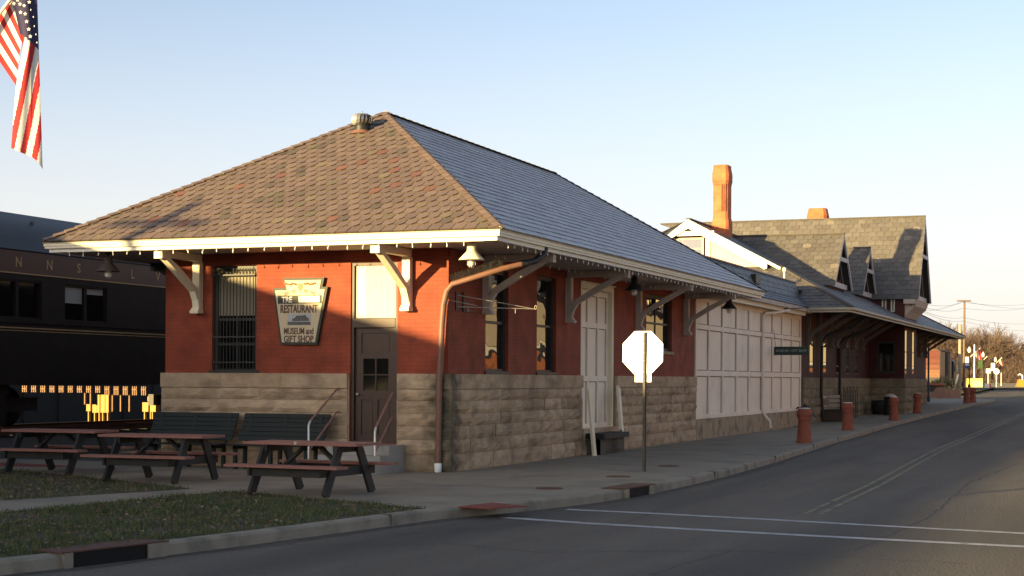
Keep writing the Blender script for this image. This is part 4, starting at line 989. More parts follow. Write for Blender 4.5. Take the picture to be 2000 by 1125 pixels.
picnic((.347,-5.69,0), -.076, 'picnic table with faded red boards nearest the street kerb', True)
picnic((-3.13,-4.23,0), .027, 'picnic table with faded red boards in the middle of the row', False)
picnic((-5.93,-3.06,0), .024, 'picnic table with faded red boards farthest from the street, left end of the row', False)

# hanging shade lamps
def lamp(c, label, mt, rod):
    t = thing('hanging_lamp', label, 'lamp', c, 'shade lamps under the depot eaves')
    m = MB(); m.tube([Vector(c)+Vector((0,0,.26)), Vector(c)+Vector((0,0,rod))], .02, 8); m.lathe([(.05,rod-.03),(.05,rod),(.0001,rod)], c, 12); obj('stem', m, M['iron'], t)
    m = MB(); m.lathe([(.062,.27),(.075,.25),(.08,.15),(.10,.12),(.215,.0),(.22,-.012),(.205,-.002),(.09,.11),(.0001,.12)][::-1], c, 24); obj('lamp_shade', m, mt, t)
    m = MB(); m.lathe([(.0001,-.12),(.05,-.10),(.06,-.03),(.05,.05),(.0001,.06)], c, 14); obj('bulb', m, M['bulb'], t)
    m = MB()
    for i in range(6):
        a = i*math.pi/3; d = Vector((math.cos(a), math.sin(a), 0)); m.tube([Vector(c)+d*.068+Vector((0,0,.06)), Vector(c)+d*.075+Vector((0,0,-.09)), Vector(c)+d*.03+Vector((0,0,-.135))], .005, 4)
    m.tube([Vector(c)+Vector((.073*math.cos(a*.524), .073*math.sin(a*.524), -.04)) for a in range(13)], .005, 4); obj('guard_cage', m, M['wire'], t)
p = on_y(921,508,-1.05); lamp((p.x,p.y,3.655), 'cream shade lamp under the eave corner above the downspout', M['cream'], .29)
p = on_y(211,521,-1.05); lamp((p.x,p.y,3.60), 'shaded hanging lamp under the far left eave corner', M['lamp_dark'], .34)
p = on_x(1239,552,.95); lamp((p.x,p.y,3.63), 'dark hanging lamp under the street eave above the stop sign', M['iron'], .31)
p = on_x(1424,604,.95); lamp((p.x,p.y,3.60), 'dark hanging lamp under the street eave end by the panelled wall', M['iron'], .34)

# light strings along the eaves
def lights(pts, label, seed):
    rg_ = random.Random(seed); t = thing('light_string', label, 'string lights', pts[0], 'light strings along the depot eaves')
    m = MB(); m.tube(pts, .004, 4, cap=False); obj('cable', m, M['wire'], t)
    for p in pts[1:-1]:
        h = rg_.uniform(.045,.07); a = rg_.uniform(-.02,.02); m = MB()
        m.tube([p, p+Vector((a*.4,0,-h*.5))], .005, 5); m.lathe([(.0001,-h-.022),(.010,-h-.008),(.011,-h*.75),(.007,-h*.5)], p+Vector((a,0,0)), 7); obj('bulb', m, M['bulb'], t)
rg_ = random.Random(5)
lights([Vector((-7.25+i*.315+rg_.uniform(-.03,.03), -1.49, 3.92)) for i in range(28)], 'pale bulbs hung along the sunlit end eave', 1)
lights([Vector((1.49, -1.3+i*.33+rg_.uniform(-.03,.03), 3.92)) for i in range(60)], 'pale bulbs hung along the shaded street eave', 2)
lights([Vector((.55, .3+i*.5+rg_.uniform(-.05,.05), 3.90)) for i in range(32)], 'pale bulbs strung under the street soffit close to the brick wall', 3)

# iron sign arm on the street wall
t = thing('sign_arm', 'thin empty iron sign arm sticking out between the first street windows', 'bracket', (0,1.35,2.98))
m = MB(); tip = Vector((1.02,1.62,2.93))
m.tube([(.0,.35,3.14),(.5,.98,3.04),tip], .009, 6); m.tube([(.0,.35,2.93),tip], .009, 6); m.tube([(.0,.0,3.03),(.34,.5,2.95)], .007, 6)
m.tube([tip+Vector((.02*math.cos(a/2)+.02, .0, .035*math.sin(a/2)+.03)) for a in range(13)], .006, 5)
for f_ in (.15, .75): q = Vector((0,.35,2.93)).lerp(tip, f_); m.tube([q, q+Vector((0,0,-.09))], .006, 5)
obj('arm', m, M['wire'], t)
m = MB(); m.box(.0,.02,.3,.4,2.86,3.2); obj('wall_plate', m, M['iron'], t)
m = MB(); pbox(m, SP, .62, .66, 2.88, 3.2, .0, .03); pbox(m, SP, .62, 1.15, 2.86, 2.885, .0, .03); pbox(m, SP, .66, 1.0, 3.02, 3.04, 0, .02)
tag(obj('wall_bracket', m, M['iron'], base=(0,.6,2.9)), 'small dark iron wall bracket on the brick near the street corner', 'bracket')

# freight door step and leaning boards
t = thing('freight_step', 'stone step with a dark slab top under the tall freight door', 'step', (.35,8.3,0))
m = MB()
for a, b in ((7.45,8.3),(8.305,9.2)): stone_block(m, lambda u,z,d: Vector((d+.42,u,z)), a, b, -.02, .34, .0, .03, rng, col=(.11,.095,.075))
m.box(.05,.41,7.45,9.2,-.02,.33,(.11,.095,.075)); obj('block', m, M['stone'], t)
m = MB(); m.box(.05,.52,7.40,9.25,.345,.46); obj('slab', m, M['dark_wood'], t)
m = MB(); m.bar((.42,7.02,-.01),(.30,6.98,1.42),.17,.05,(1,0,0)); tag(obj('leaning_board', m, M['cream'], base=(.4,7.0,0)), 'weathered pale board standing on the pavement left of the freight step', 'board', 'pale boards at the freight door')
m = MB(); m.bar((.40,9.05,.462),(.16,9.55,1.46),.2,.06,(1,0,0)); tag(obj('leaning_board', m, M['cream'], base=(.4,9.05,.46)), 'pale board leaning from the step slab onto the wall right of the freight door', 'board', 'pale boards at the freight door')

# stop sign seen from behind
t = thing('stop_sign', 'octagonal stop sign seen from behind, its bare metal back blazing in low sun', 'road sign', (3.1,1.7,0))
m = MB(); m.box(3.08,3.12,1.655,1.695,-.1,2.5); m.box(3.068,3.132,1.69,1.70,-.1,2.5); obj('post', m, M['post'], t)
nS = Vector((-.085,-1,.02)).normalized(); uS = Vector((0,0,1)).cross(nS).normalized()*-1; vS = uS.cross(-nS)
uS = Vector((1,-.085,0)).normalized(); vS = Vector((0,.02,1)).normalized()
c = Vector((3.055,1.715,2.13)); r8 = .385/math.cos(math.pi/8)
oc = [c+uS*(r8*math.cos(math.pi/8+i*math.pi/4))+vS*(r8*math.sin(math.pi/8+i*math.pi/4)) for i in range(8)]
m = MB(); m.prism(oc, -nS*.006); obj('plate', m, M['sign_back'], t)
M['stop_red'] = mat('red_sign_sheeting', (.45,.02,.02), .5, .05)
m = MB(); m.prism([p-nS*.0065 for p in oc], -nS*.002); obj('face', m, M['stop_red'], t)
c2 = Vector((3.065,1.715,1.695)); m = MB(); m.obox(c2-uS*.155-vS*.09, uS*.31, vS*.16, -nS*.006); obj('small_plate', m, M['sign_back'], t)
m = MB()
for z in (1.78,1.98,2.13,2.28,2.45): m.lathe([(.0001,0),(.012,0),(.012,.012),(.0001,.012)], (3.1,1.65,z), 6)
obj('bolt', m, M['steel'], t)

# green hanging sign
t = thing('hanging_sign', 'narrow dark green board reading Museum and Gift Shop hung across the pavement', 'sign', (.6,27.3,2.62))
a, b = on_y(1512,685,27.3), on_y(1580,685,27.3); zc = (a.z+b.z)/2
m = MB(); m.box(a.x,b.x,27.28,27.32,zc-.145,zc+.135); obj('board', m, M['green_sign'], t)
m = MB(); q = text_mb('MUSEUM \u2022 GIFT SHOP', .125, .003, .002, sx=.84); place(m, q, ((a.x+b.x)/2,27.278,zc), (1,0,0), (0,0,1)); obj('lettering', m, M['green_text'], t)
m = MB(); m.tube([(a.x-.1,27.3,4.05),(a.x+.05,27.3,zc+.13)], .008, 5); m.tube([(b.x-.06,27.3,4.05),(b.x-.06,27.3,zc+.13)], .008, 5); m.tube([(-.02,27.3,4.0),(b.x,27.3,4.05)], .014, 6); obj('hanger', m, M['iron'], t)

# chimney-pot bollards
def bollard(p, label, s=1.0):
    t = thing('bollard', label, 'bollard', p, 'terracotta chimney-pot bollards along the kerb')
    m = MB(); m.lathe([(.205*s,-.02),(.205*s,.05*s),(.195*s,.06*s),(.178*s,.25*s),(.155*s,.52*s),(.150*s,.60*s),(.166*s,.615*s),(.166*s,.64*s),(.158*s,.655*s),(.192*s,.70*s),(.203*s,.76*s),(.198*s,.82*s),(.165*s,.875*s),(.16*s,.90*s)], p, 28); obj('pot', m, M['terracotta'], t)
    m = MB(); m.lathe([(.158*s,.895*s),(.155*s,.925*s),(.0001,.93*s)], p, 20); obj('rim_fill', m, M['limewash'], t)
for px, y, lab in ((1571,16.4,'nearest terracotta chimney-pot bollard, in front of the panelled wall'),(1656,27.8,'second terracotta chimney-pot bollard from the camera, before the wooden bench'),(1746,38.5,'third terracotta chimney-pot bollard, against the dark bay'),(1792,48.7,'fourth terracotta chimney-pot bollard, beside the bay corner'),(1888,71,'left one of the two overlapping far bollards near the pavement end'),(1900,74,'right one of the two overlapping far bollards near the pavement end'),(1862,101,'small far bollard left of the black lamp post')):
    q = on_y(px,760,y); bollard((q.x,y,gz(y)), lab)
# hand pump, wooden bench, railing, planters on the station pavement
def g_at(px, py, y): q = on_y(px, py, y); return Vector((q.x, y, gz(y)))
p = g_at(1572,810,30.6)
t = thing('hand_pump', 'old dark iron hand pump standing by the end of the panelled wall', 'pump', p)
m = MB(); m.lathe([(.2,0),(.18,.05),(.06,.10),(.05,.55),(.085,.58),(.085,.72),(.03,.76),(.03,.8)], p, 14); obj('body', m, M['iron'], t)
m = MB(); m.tube([p+Vector((-.08,0,.66)), p+Vector((-.26,-.02,.66)), p+Vector((-.3,-.02,.6))], .03, 8); obj('spout', m, M['iron'], t)
m = MB(); m.tube([p+Vector((0,0,.78)), p+Vector((.12,0,.70)), p+Vector((.28,0,.42)), p+Vector((.42,0,.30))], .018, 6); obj('handle', m, M['iron'], t)
p = g_at(1632,815,36.5)
t = thing('wooden_bench', 'wooden slatted bench under the station canopy behind the second bollard', 'bench', p)
m = MB()
for i in range(3): m.box(p.x-.45,p.x+.0,p.y+.9,p.y+.94,p.z+.55+i*.17,p.z+.66+i*.17)
for i in range(3): m.box(p.x-.48,p.x-.44,p.y-.7,p.y+.9,p.z+.55+i*.17,p.z+.66+i*.17)
obj('backrest', m, M['taupe'], t)
m = MB(); m.box(p.x-.5,p.x+.42,p.y-.75,p.y+.95,p.z+.40,p.z+.45); obj('seat', m, M['dark_wood'], t)
m = MB(); m.box(p.x-.5,p.x+.4,p.y+.82,p.y+.9,p.z,p.z+.40); obj('end_panel', m, M['brown_door'], t)
m = MB(); m.box(p.x-.5,p.x+.4,p.y-.74,p.y-.66,p.z,p.z+.40); m.box(p.x-.5,p.x-.44,p.y-.74,p.y-.66,p.z+.4,p.z+1.1); obj('end_panel', m, M['brown_door'], t)
t = thing('iron_railing', 'black iron railing with upright bars beside the station wall', 'railing', (.6,39,gz(39)))
a, b = g_at(1648,800,39.0), g_at(1674,798,41.5); m = MB(); n = 9
for i in range(n):
    q = a.lerp(b, i/(n-1)); m.tube([q, q+Vector((0,0,1.15 if i % 2 else 1.28))], .018, 6)
obj('bars', m, M['iron'], t)
m = MB(); 
for z in (.15, 1.0): m.bar(a+Vector((0,0,z)), b+Vector((0,0,z)), .03, .03)
obj('rail', m, M['iron'], t)
p = g_at(1720,800,46.6); m = MB(); m.lathe([(.34,0),(.4,.2),(.42,.45),(.4,.62),(.36,.62),(.36,.55),(.0001,.54)], p, 18); tag(obj('planter_tub', m, M['iron'], base=p), 'dark round tub standing in front of the station bay', 'planter')
p = g_at(1738,795,45.5); t = thing('litter_bin', 'dark litter bin with a pale lid before the station bay', 'bin', p)
m = MB(); m.lathe([(.24,0),(.26,.05),(.26,.78),(.24,.8)], p, 16); obj('body', m, M['iron'], t); m = MB(); m.lathe([(.28,.8),(.28,.84),(.14,.92),(.0001,.93)], p, 16); obj('lid', m, M['taupe'], t)

def plants(t, c, w_, h, n, seed, cols):
    r_ = random.Random(seed); m = MB()
    for _ in range(n):
        x, y = r_.uniform(-w_,w_), r_.uniform(-w_*.6,w_*.6); hh = h*r_.uniform(.4,1)*(1-.4*abs(x)/w_); a = r_.uniform(0,6.28); dx = Vector((math.cos(a), math.sin(a), 0))
        b = c+Vector((x,y,0)); k_ = b+Vector((r_.uniform(-.15,.15), r_.uniform(-.15,.15), hh)); mid = b.lerp(k_,.6)
        m.add([b, mid-dx*.035, k_, mid+dx*.035], [(0,1,2,3)], r_.choice(cols))
    obj('plants', m, M['leaf'], t)
DRY = [(.10,.09,.04),(.06,.07,.03),(.14,.11,.06),(.20,.16,.09)]
p = g_at(1843,780,98); t = thing('planter_box', 'long wooden planter box with withered plants at the pavement end', 'planter', p)
m = MB(); m.box(p.x-1.15,p.x+1.2,p.y-.5,p.y+.5,p.z-.02,p.z+.62)
for x in (-1.15,-.4,.4,1.15): m.box(p.x+x-.05,p.x+x+.05,p.y-.54,p.y-.5,p.z,p.z+.64)
obj('box', m, M['brown_pipe'], t); plants(t, p+Vector((0,0,.62)), 1.0, 1.3, 160, 4, DRY)
m = MB(); m.bar(p+Vector((.75,0,.6)), p+Vector((1.05,0,1.75)), .12, .12); obj('post', m, M['cream'], t)
p = g_at(1820,780,92); t = thing('baggage_cart', 'low red baggage cart with a lit deck edge behind the last brackets', 'cart', p)
m = MB(); m.box(p.x-1.1,p.x+.9,p.y-.5,p.y+.5,p.z+.95,p.z+1.08); obj('deck', m, M['terracotta'], t)
for x in (-.8,.6):
    m = MB(); m.tube([(p.x+x,p.y-.5,p.z+.42),(p.x+x,p.y-.44,p.z+.42)], .42, 18); obj('wheel', m, M['brown_pipe'], t)
m = MB(); m.box(p.x-.9,p.x+.7,p.y-.4,p.y+.4,p.z+.5,p.z+.95); obj('frame', m, M['dark_wood'], t)
p = g_at(1813,800,76); t = thing('canopy_post', 'dark slender iron post under the far end of the canopy', 'post', p)
m = MB(); m.lathe([(.11,0),(.11,.3),(.06,.35),(.055,3.4),(.12,3.6)], p, 12); obj('shaft', m, M['iron'], t)

# ================================================================== passenger cars on the near track
XS = -11.05; XC = -12.6
def lathe_x(mb, prof, c, n=22):
    'profile [(r, dx)] about a horizontal axle along x'
    vs = [];
    for r, dx in prof: vs += [Vector(c)+Vector((dx, r*math.cos(2*math.pi*k/n), r*math.sin(2*math.pi*k/n))) for k in range(n)]
    mb.add(vs, [(i*n+k, i*n+(k+1) % n, (i+1)*n+(k+1) % n, (i+1)*n+k) for i in range(len(prof)-1) for k in range(n)], smooth=True)
    mb.add(vs[:n], [tuple(range(n))[::-1]]); mb.add(vs[-n:], [tuple(range(n))])
def truck(parent, y):
    m = MB()
    for s in (-1, 1):
        for dy in (-1.15, 1.15):
            lathe_x(m, [(.46,-.07),(.46,-.04),(.42,-.03),(.42,.05),(.2,.07),(.12,.1)] if s > 0 else [(.12,-.1),(.2,-.07),(.42,-.05),(.42,.03),(.46,.04),(.46,.07)], (XC+s*.74, y+dy, .98))
        m.box(XC+s*1.0-.08,XC+s*1.0+.08,y-1.75,y+1.75,.88,1.18); m.box(XC+s*1.0-.1,XC+s*1.0+.1,y-.45,y+.45,.62,1.22)
    m.box(XC-1,XC+1,y-.3,y+.3,.8,1.22); obj('truck', m, M['iron'], parent)
def roofp(zc, zs): return [(-1.58,zs),(-1.45,zs+.28),(-1.1,zs+.58),(-.55,zc-.05),(0,zc),(.55,zc-.05),(1.1,zs+.58),(1.45,zs+.28),(1.58,zs)]
pc = thing('passenger_car', 'dark red heavyweight passenger rail car with gold lettering left of the depot', 'rail car', (XC,0,.52))
Y0c, Y1c = -9.4, 15.2
m = MB(); ww = [(3.98-2.42*i, 5.58-2.42*i) for i in range(-3, 6) if i not in (-1,)]
SX = lambda u, z, d: Vector((XS+d, u, z))
wall_panel(m, SX, Y0c, Y1c, 1.46, 4.36, [(a,b,2.88,3.72) for a,b in ww], .12)
m.box(XC-1.5, XS-.14, Y0c, Y1c, 1.46, 4.36)
pbox(m, SX, Y0c, Y1c, 2.79, 2.85, .0, .03); 
for i in range(70): 
    for z in (2.74,):
        pass
obj('body', m, M['car_dark'], pc)
m = MB(); pbox(m, SX, Y0c, Y1c, 3.86, 4.33, .001, .012); obj('letter_board', m, M['car_red'], pc)
m = MB(); pbox(m, SX, Y0c, Y1c, 3.845, 3.87, .0125, .018); pbox(m, SX, Y0c, Y1c, 2.675, 2.70, .001, .01); pbox(m, SX, Y0c, Y1c, 2.62, 2.635, .001, .01); obj('gold_stripe', m, M['gold'], pc)
m = MB()
for i, ch in enumerate('PENNSYLVANIA'): place(m, text_mb(ch, .30, .003, .004), (XS+.014, 2.36+1.06*(i-2), 4.10), (0,1,0), (0,0,1))
obj('lettering', m, M['gold'], pc)
for i, (a, b) in enumerate(ww):
    fr = MB(); frame_boxes(fr, SX, a, b, 2.88, 3.72, .045, -.1, -.02); c_ = (a+b)/2; pbox(fr, SX, c_-.05, c_+.05, 2.925, 3.675, -.1, -.02); f_ = obj('window', fr, M['car_dark'], pc)
    g_ = MB(); pbox(g_, SX, a+.045, c_-.05, 2.925, 3.675, -.13, -.09); pbox(g_, SX, c_+.05, b-.045, 2.925, 3.675, -.13, -.09); obj('pane', g_, M['car_glass'] if 'car_glass' in M else M['glass'], f_)
    if a > 3 and a < 5:
        g_ = MB(); pbox(g_, SX, a+.05, c_-.055, 3.30, 3.67, -.088, -.08); pbox(g_, SX, c_+.055, b-.05, 3.53, 3.67, -.088, -.08); obj('blind', g_, M['blind_grey'] if 'blind_grey' in M else M['taupe'], f_)
m = MB(); RPf = roofp(5.33, 4.36); n = len(RPf)
vs = [(XC+x, y, z) for y in (Y0c-.1, Y1c+.1) for x, z in RPf]
m.add(vs, [(i, i+1, n+i+1, n+i)[::-1] for i in range(n-1)], smooth=True); m.add(vs[:n], [tuple(range(n))]); m.add(vs[n:], [tuple(range(n))[::-1]])
m.f = [f[::-1] for f in m.f]; rfc = obj('roof', m, M['car_roof'], pc)
m = MB()
for i in range(12): m.box(XC+.9,XC+.96,Y0c+1+i*2,Y0c+1.06+i*2,4.95,5.1)
obj('roof_rib', m, M['car_roof'], rfc)
m = MB(); m.box(XC-1.3,XS-.1,Y0c,2.2,1.25,1.458); m.box(XC-.3,XC+.3,Y0c,2.2,.95,1.25)
m.box(XC+.7,XS-.1,-2.6,2.1,.62,1.26); obj('underframe', m, M['car_dark'], pc)
truck(pc, -6.2); truck(pc, 1.9); truck(pc, 13.0)
# second car beyond the left edge: its roof line keeps the sun off the patio and the lower walls
c2 = thing('unseen_rail_car', 'dark baggage rail car coupled behind the lettered passenger car', 'rail car', (XC,-24,.52))
m = MB(); m.box(XC-1.55,XS,-80,Y0c-.7,1.4,4.75); m.box(XC-.4,XC+.4,Y0c-.75,Y0c+.05,1.5,4.2); obj('body', m, M['car_dark'], c2)
m = MB(); RPf = [(-1.56,4.75),(-1.3,5.22),(-.8,5.46),(0,5.52),(.8,5.46),(1.35,5.31),(1.56,4.75)]; n = len(RPf)
vs = [(XC+x, y, z) for y in (-80.1, Y0c-.6) for x, z in RPf]
m.add(vs, [(i, i+1, n+i+1, n+i) for i in range(n-1)], smooth=True); m.add(vs[:n], [tuple(range(n))[::-1]]); m.add(vs[n:], [tuple(range(n))]); obj('roof', m, M['car_roof'], c2)
truck(c2, -13.5); truck(c2, -74)
c3 = copy_tree(c2); c3.location.y += 93; c3['label'] = 'dark rail car added unseen behind the station to shade the pavement end'  # unseen copy of the car, added to shade the planter

# sunlit things seen beneath the car
t = thing('picket_fence', 'brown picket fence beyond the track, glimpsed under the passenger car', 'fence', (-16,10,0))
yq = 12.0
def qx(px): return on_y(px, 780, yq).x
def qz(py): return on_y(170, py, yq).z
t.location = (qx(160), yq, .3)
for i in range(14):
    px = 43 + i*17.9; m = MB()
    for k in (0, 3.6, 7.2): m.box(qx(px+k), qx(px+k+1.8), yq, yq+.06, qz(767 if i < 9 else 771), qz(754))
    m.box(qx(px), qx(px+9), yq-.01, yq+.03, qz(761), qz(759)); obj('picket_panel', m, M['hidden_brown'], t)
for px, a, b in ((161,790,766),(172,790,766),(215,803,770),(231,803,770),(248,803,770)):
    m = MB(); m.box(qx(px-1), qx(px+1), yq+.1, yq+.16, qz(a), qz(b)); obj('post', m, M['hidden_brown'], t)
M['yellow'] = mat('golden_yellow_board', (.36,.21,.035), .6, .1, 4)
for (p0, p1, ya_, yb_) in ((156,164,803.5,790),(168,176.5,806.5,790.5),(177,182,806,771),(184,192.5,806,771),(193.5,199.5,806,771),(266,277.5,803,785),(281.5,292,803,784)):
    m = MB(); m.box(qx(p0), qx(p1), yq+.3, yq+.5, qz(ya_), qz(yb_)); m.box(qx(p0)+.02, qx(p0)+.05, yq+.35, yq+.45, -.03, qz(ya_))
    tag(obj('yellow_board', m, M['yellow'], base=(qx(p0), yq+.4, .3)), 'sunlit yellow board standing behind the track, glimpsed under the passenger car', 'board', 'yellow boards glimpsed under the car')
m = MB(); m.prism([(qx(276),yq+.3,qz(783)),(qx(297),yq+.3,qz(783)),(qx(296),yq+.3,qz(779)),(qx(279),yq+.3,qz(772)),(qx(276),yq+.3,qz(774))], (0,.2,0)); m.box(qx(279),qx(280.5),yq+.35,yq+.45,-.03,qz(783))
tag(obj('yellow_board', m, M['yellow'], base=(qx(280), yq+.4, .3)), 'sunlit yellow panel with a sloping top above two other panels, glimpsed under the passenger car', 'board', 'yellow boards glimpsed under the car')
m = MB(); m.box(-24.1,-24,-10,60,-.1,1.75)  # added dark backdrop that keeps the view under the car black
for i in range(36): m.box(-24,-23.96,-10+i*1.95,-9.9+i*1.95,-.1,1.8)
tag(obj('dark_backdrop', m, M['dark_wood'], base=(-24,10,0)), 'dark boards added as a backdrop behind the tracks under the passenger car', 'fence')

# ================================================================== flag and lamp post at the left edge
D = 14.0
P2 = lambda u, v, d=0: at(u, v, D+d)
t = thing('flag', 'hanging stars and stripes flag on a slanted staff at the upper left', 'flag', tuple(P2(40,150)))
m = MB(); m.tube([P2(-150,221), P2(66,-60)], .014, 8); obj('staff', m, M['cream'], t)
RED, WHT, BLU = (.42,.035,.04), (.72,.70,.66), (.05,.045,.10)
m = MB(); nu, nv = 46, 90
def edgeL(v):
    pts = [(-90,-8),(0,24),(90,44.5),(170,31),(290,21.5),(345,20)]
    for (a, xa), (b, xb) in zip(pts, pts[1:]):
        if a <= v <= b: return xa+(xb-xa)*(v-a)/(b-a)
    return pts[-1][1]
def edgeR(v): return 70+ (v+90)/425*13.5
def bot(f): return 289 + 46*f**2.2 + 5*math.sin(f*5)
vs = []
for j in range(nv+1):
    for i in range(nu+1):
        f = i/nu; tt = j/nv; v = -50 + (bot(f)+50)*tt
        u = edgeL(v)+(edgeR(v)-edgeL(v))*f
        vs.append(P2(u, v, .010*math.sin(f*9+tt*3)*(.4+tt) + .05*f - .02 + .10*max(0,f-.62)))
for j in range(nv):
    for i in range(nu):
        f = (i+.5)/nu; tt = (j+.5)/nv; v = -50+(bot(f)+50)*tt; u = edgeL(v)+(edgeR(v)-edgeL(v))*f
        cb_ = 72 + 30*(f-.2)
        if v < cb_: c = BLU
        else:
            s = (u + (v-90)*.205 - 45)/12.2
            c = WHT if int(math.floor(s)) % 2 == 0 else RED
        m.add([vs[j*(nu+1)+i], vs[j*(nu+1)+i+1], vs[(j+1)*(nu+1)+i+1], vs[(j+1)*(nu+1)+i]], [(0,1,2,3)], c, smooth=True)
# the fold behind, nearer the staff
vs2 = []; ncol = 40
for j in range(41):
    for i in range(ncol+1):
        f = i/ncol; tt = j/40
        top = Vector((-35,70)).lerp(Vector((62,-56)), f); bt = Vector((31,167)).lerp(Vector((54,-22)), f)
        q = top.lerp(bt, tt); vs2.append(P2(q.x, q.y, .03+.10*math.sin(tt*3.1)*.4+.012*math.sin(f*8)))
for j in range(40):
    for i in range(ncol):
        q = vs2[j*(ncol+1)+i]; f = (i+.5)/ncol; tt = (j+.5)/40
        a = vs2[j*(ncol+1)+i]; s = f*13.5
        if f > .60 and tt > .12: c = BLU
        else: c = RED if int(math.floor(s)) % 2 == 0 else WHT
        m.add([vs2[j*(ncol+1)+i], vs2[j*(ncol+1)+i+1], vs2[(j+1)*(ncol+1)+i+1], vs2[(j+1)*(ncol+1)+i]], [(0,1,2,3)], c, smooth=True)
M['cloth'] = mat('flag_cloth', None, .85, .08, 12, .1, 90, attr=True, spec=.2)
nt_ = M['cloth'].node_tree; bs = nt_.nodes['Principled BSDF']; bs.inputs['Subsurface Weight'].default_value = 0.0
cl = obj('cloth', m, M['cloth'], t)
for k, (u, v) in enumerate(((27,7),(39,8),(47,11),(57,4),(60,19),(40,24),(49,27),(65,33),(52,42),(67,51),(56,57),(70,67),(59,71),(72,83),(34,0),(50,-4),(30,-12),(45,-18))):
    c = P2(u, v, -.06); r_ = .018*(1 if u < 60 else .6); st_ = []
    for i in range(10):
        a = math.pi/2+i*math.pi/5; rr_ = r_ if i % 2 == 0 else r_*.42; st_.append(c+RT*(rr_*math.cos(a)*(1 if u < 60 else .55))+UP*(rr_*math.sin(a)))
    m = MB(); m.add(st_, [tuple(range(10))], WHT); obj('star', m, M['cloth'], cl)
q = P2(-150,700); lp = Vector((q.x, q.y, 0))
t = thing('street_lamp', 'dark street lamp post carrying the large flag at the left edge', 'street lamp', lp)
m = MB(); m.lathe([(.16,0),(.15,.5),(.07,.6),(.055,4.6),(.08,4.7)], lp, 14); obj('post', m, M['iron'], t)
m = MB(); m.lathe([(.08,4.7),(.2,4.85),(.22,5.05),(.12,5.3),(.0001,5.4)], lp, 16); obj('globe', m, M['bulb'], t)

# utility pole outside the frame whose shadow crosses the left end of the hip roof
q = on_y(252,478,-1.6); u_ = Vector((.4226,.9063,0)); pb = q - u_*27; pb.z = 0
t = thing('utility_pole', 'plain dark pole beyond the passenger cars, shading one strip of the depot roof', 'utility pole', pb)
m = MB(); m.tube([pb, pb+Vector((0,0,8.15))], [.15,.12], 10); obj('pole', m, M['dark_wood'], t)
m = MB(); m.bar(pb+Vector((-.9,.42,7.6)), pb+Vector((.9,-.42,7.6)), .12, .14); obj('crossarm', m, M['dark_wood'], t)
# ================================================================== far end of the street
GF = gz(140)
# red boxcar: end towards us, open door side to the street
e0, e1 = on_y(1811,735,139), on_y(1836,735,139)
bx0, bx1, byy = e0.x, -7.0, 139.0
bx0 = -10.0
L_end = on_x(1858,700,bx1).y
t = thing('boxcar', 'weathered red and tan wooden boxcar beyond the station canopy', 'boxcar', ((bx0+bx1)/2, byy, GF))
M['boxcar_red'] = mat('faded_boxcar_red', None, .8, .25, 6, .3, 30, attr=True)
M['tan_wood'] = mat('weathered_tan_boards', (.36,.25,.15), .8, .3, 5, .3, 30, stretch=(3,3,.3))
zb_, zt_ = 2.0, 4.62
m = MB(); r_ = random.Random(9); n = 17
for i in range(n):
    a = zb_+(zt_-zb_)*i/n; b = zb_+(zt_-zb_)*(i+1)/n; f = i/n
    red = (.12,.03,.022); tan = (.17,.085,.048); k_ = max(0, min(1, (f-.15)/.35+r_.uniform(-.25,.25)))
    for xa, xb in ((bx0, bx0+1.4),(bx0+1.4, bx1)):
        q = max(0, min(1, k_+r_.uniform(-.2,.2))); c = tuple(tan[j]*(1-q)+red[j]*q for j in range(3)); s = r_.uniform(.75,1.2); c = tuple(x*s for x in c)
        m.box(xa, xb-.004, byy-.05-r_.uniform(0,.03), byy, a, b-.025, c)
m.box(bx0+.02, bx1-.02, byy-.02, L_end, zb_, zt_, (.12,.05,.035))
obj('end_wall', m, M['boxcar_red'], t)
m = MB(); Ls_ = L_end-byy
for a, b in ((0,.42),(.80,1)):
    y = byy+Ls_*a
    while y < byy+Ls_*b-.1: m.box(bx1-.02, bx1+.03, y, min(y+.24, byy+Ls_*b), zb_, zt_-.05); y += .26
obj('side_wall', m, M['tan_wood'], t)
m = MB(); m.box(bx1-.02,bx1+.06,byy+Ls_*.44,byy+Ls_*.56,zb_,zt_-.1); obj('door_gap', m, M['black'], t)
m = MB(); m.box(bx1+.02,bx1+.09,byy+Ls_*.58,byy+Ls_*.80,zb_,zt_-.1); obj('door', m, M['boxcar_red2'] if 'boxcar_red2' in M else M['dark_wood'], t)
m = MB(); m.prism([(bx0-.08,byy-.1,zt_),(bx1+.1,byy-.1,zt_),(bx1-.4,byy-.1,zt_+.22),((bx0+bx1)/2,byy-.1,zt_+.32),(bx0+.4,byy-.1,zt_+.22)], (0,Ls_+.2,0)); obj('roof', m, M['rust'], t)
m = MB(); m.box(bx0+.1,bx1-.1,byy,L_end,1.65,1.98); m.box(bx0-.05,bx1+.05,byy-.12,byy,1.86,2.0); obj('underframe', m, M['iron'], t)
for y in (byy+1.7, L_end-1.7):
    m = MB(); xc = (bx0+bx1)/2
    for s in (-1,1):
        for dy in (-.8,.8): lathe_x(m, [(.42,-.06),(.42,.06)], (xc+s*.78,y+dy,GF+.55), 16)
        m.box(xc+s*1.0-.06,xc+s*1.0+.06,y-1.2,y+1.2,GF+.5,GF+.95)
    obj('truck', m, M['iron'], t)
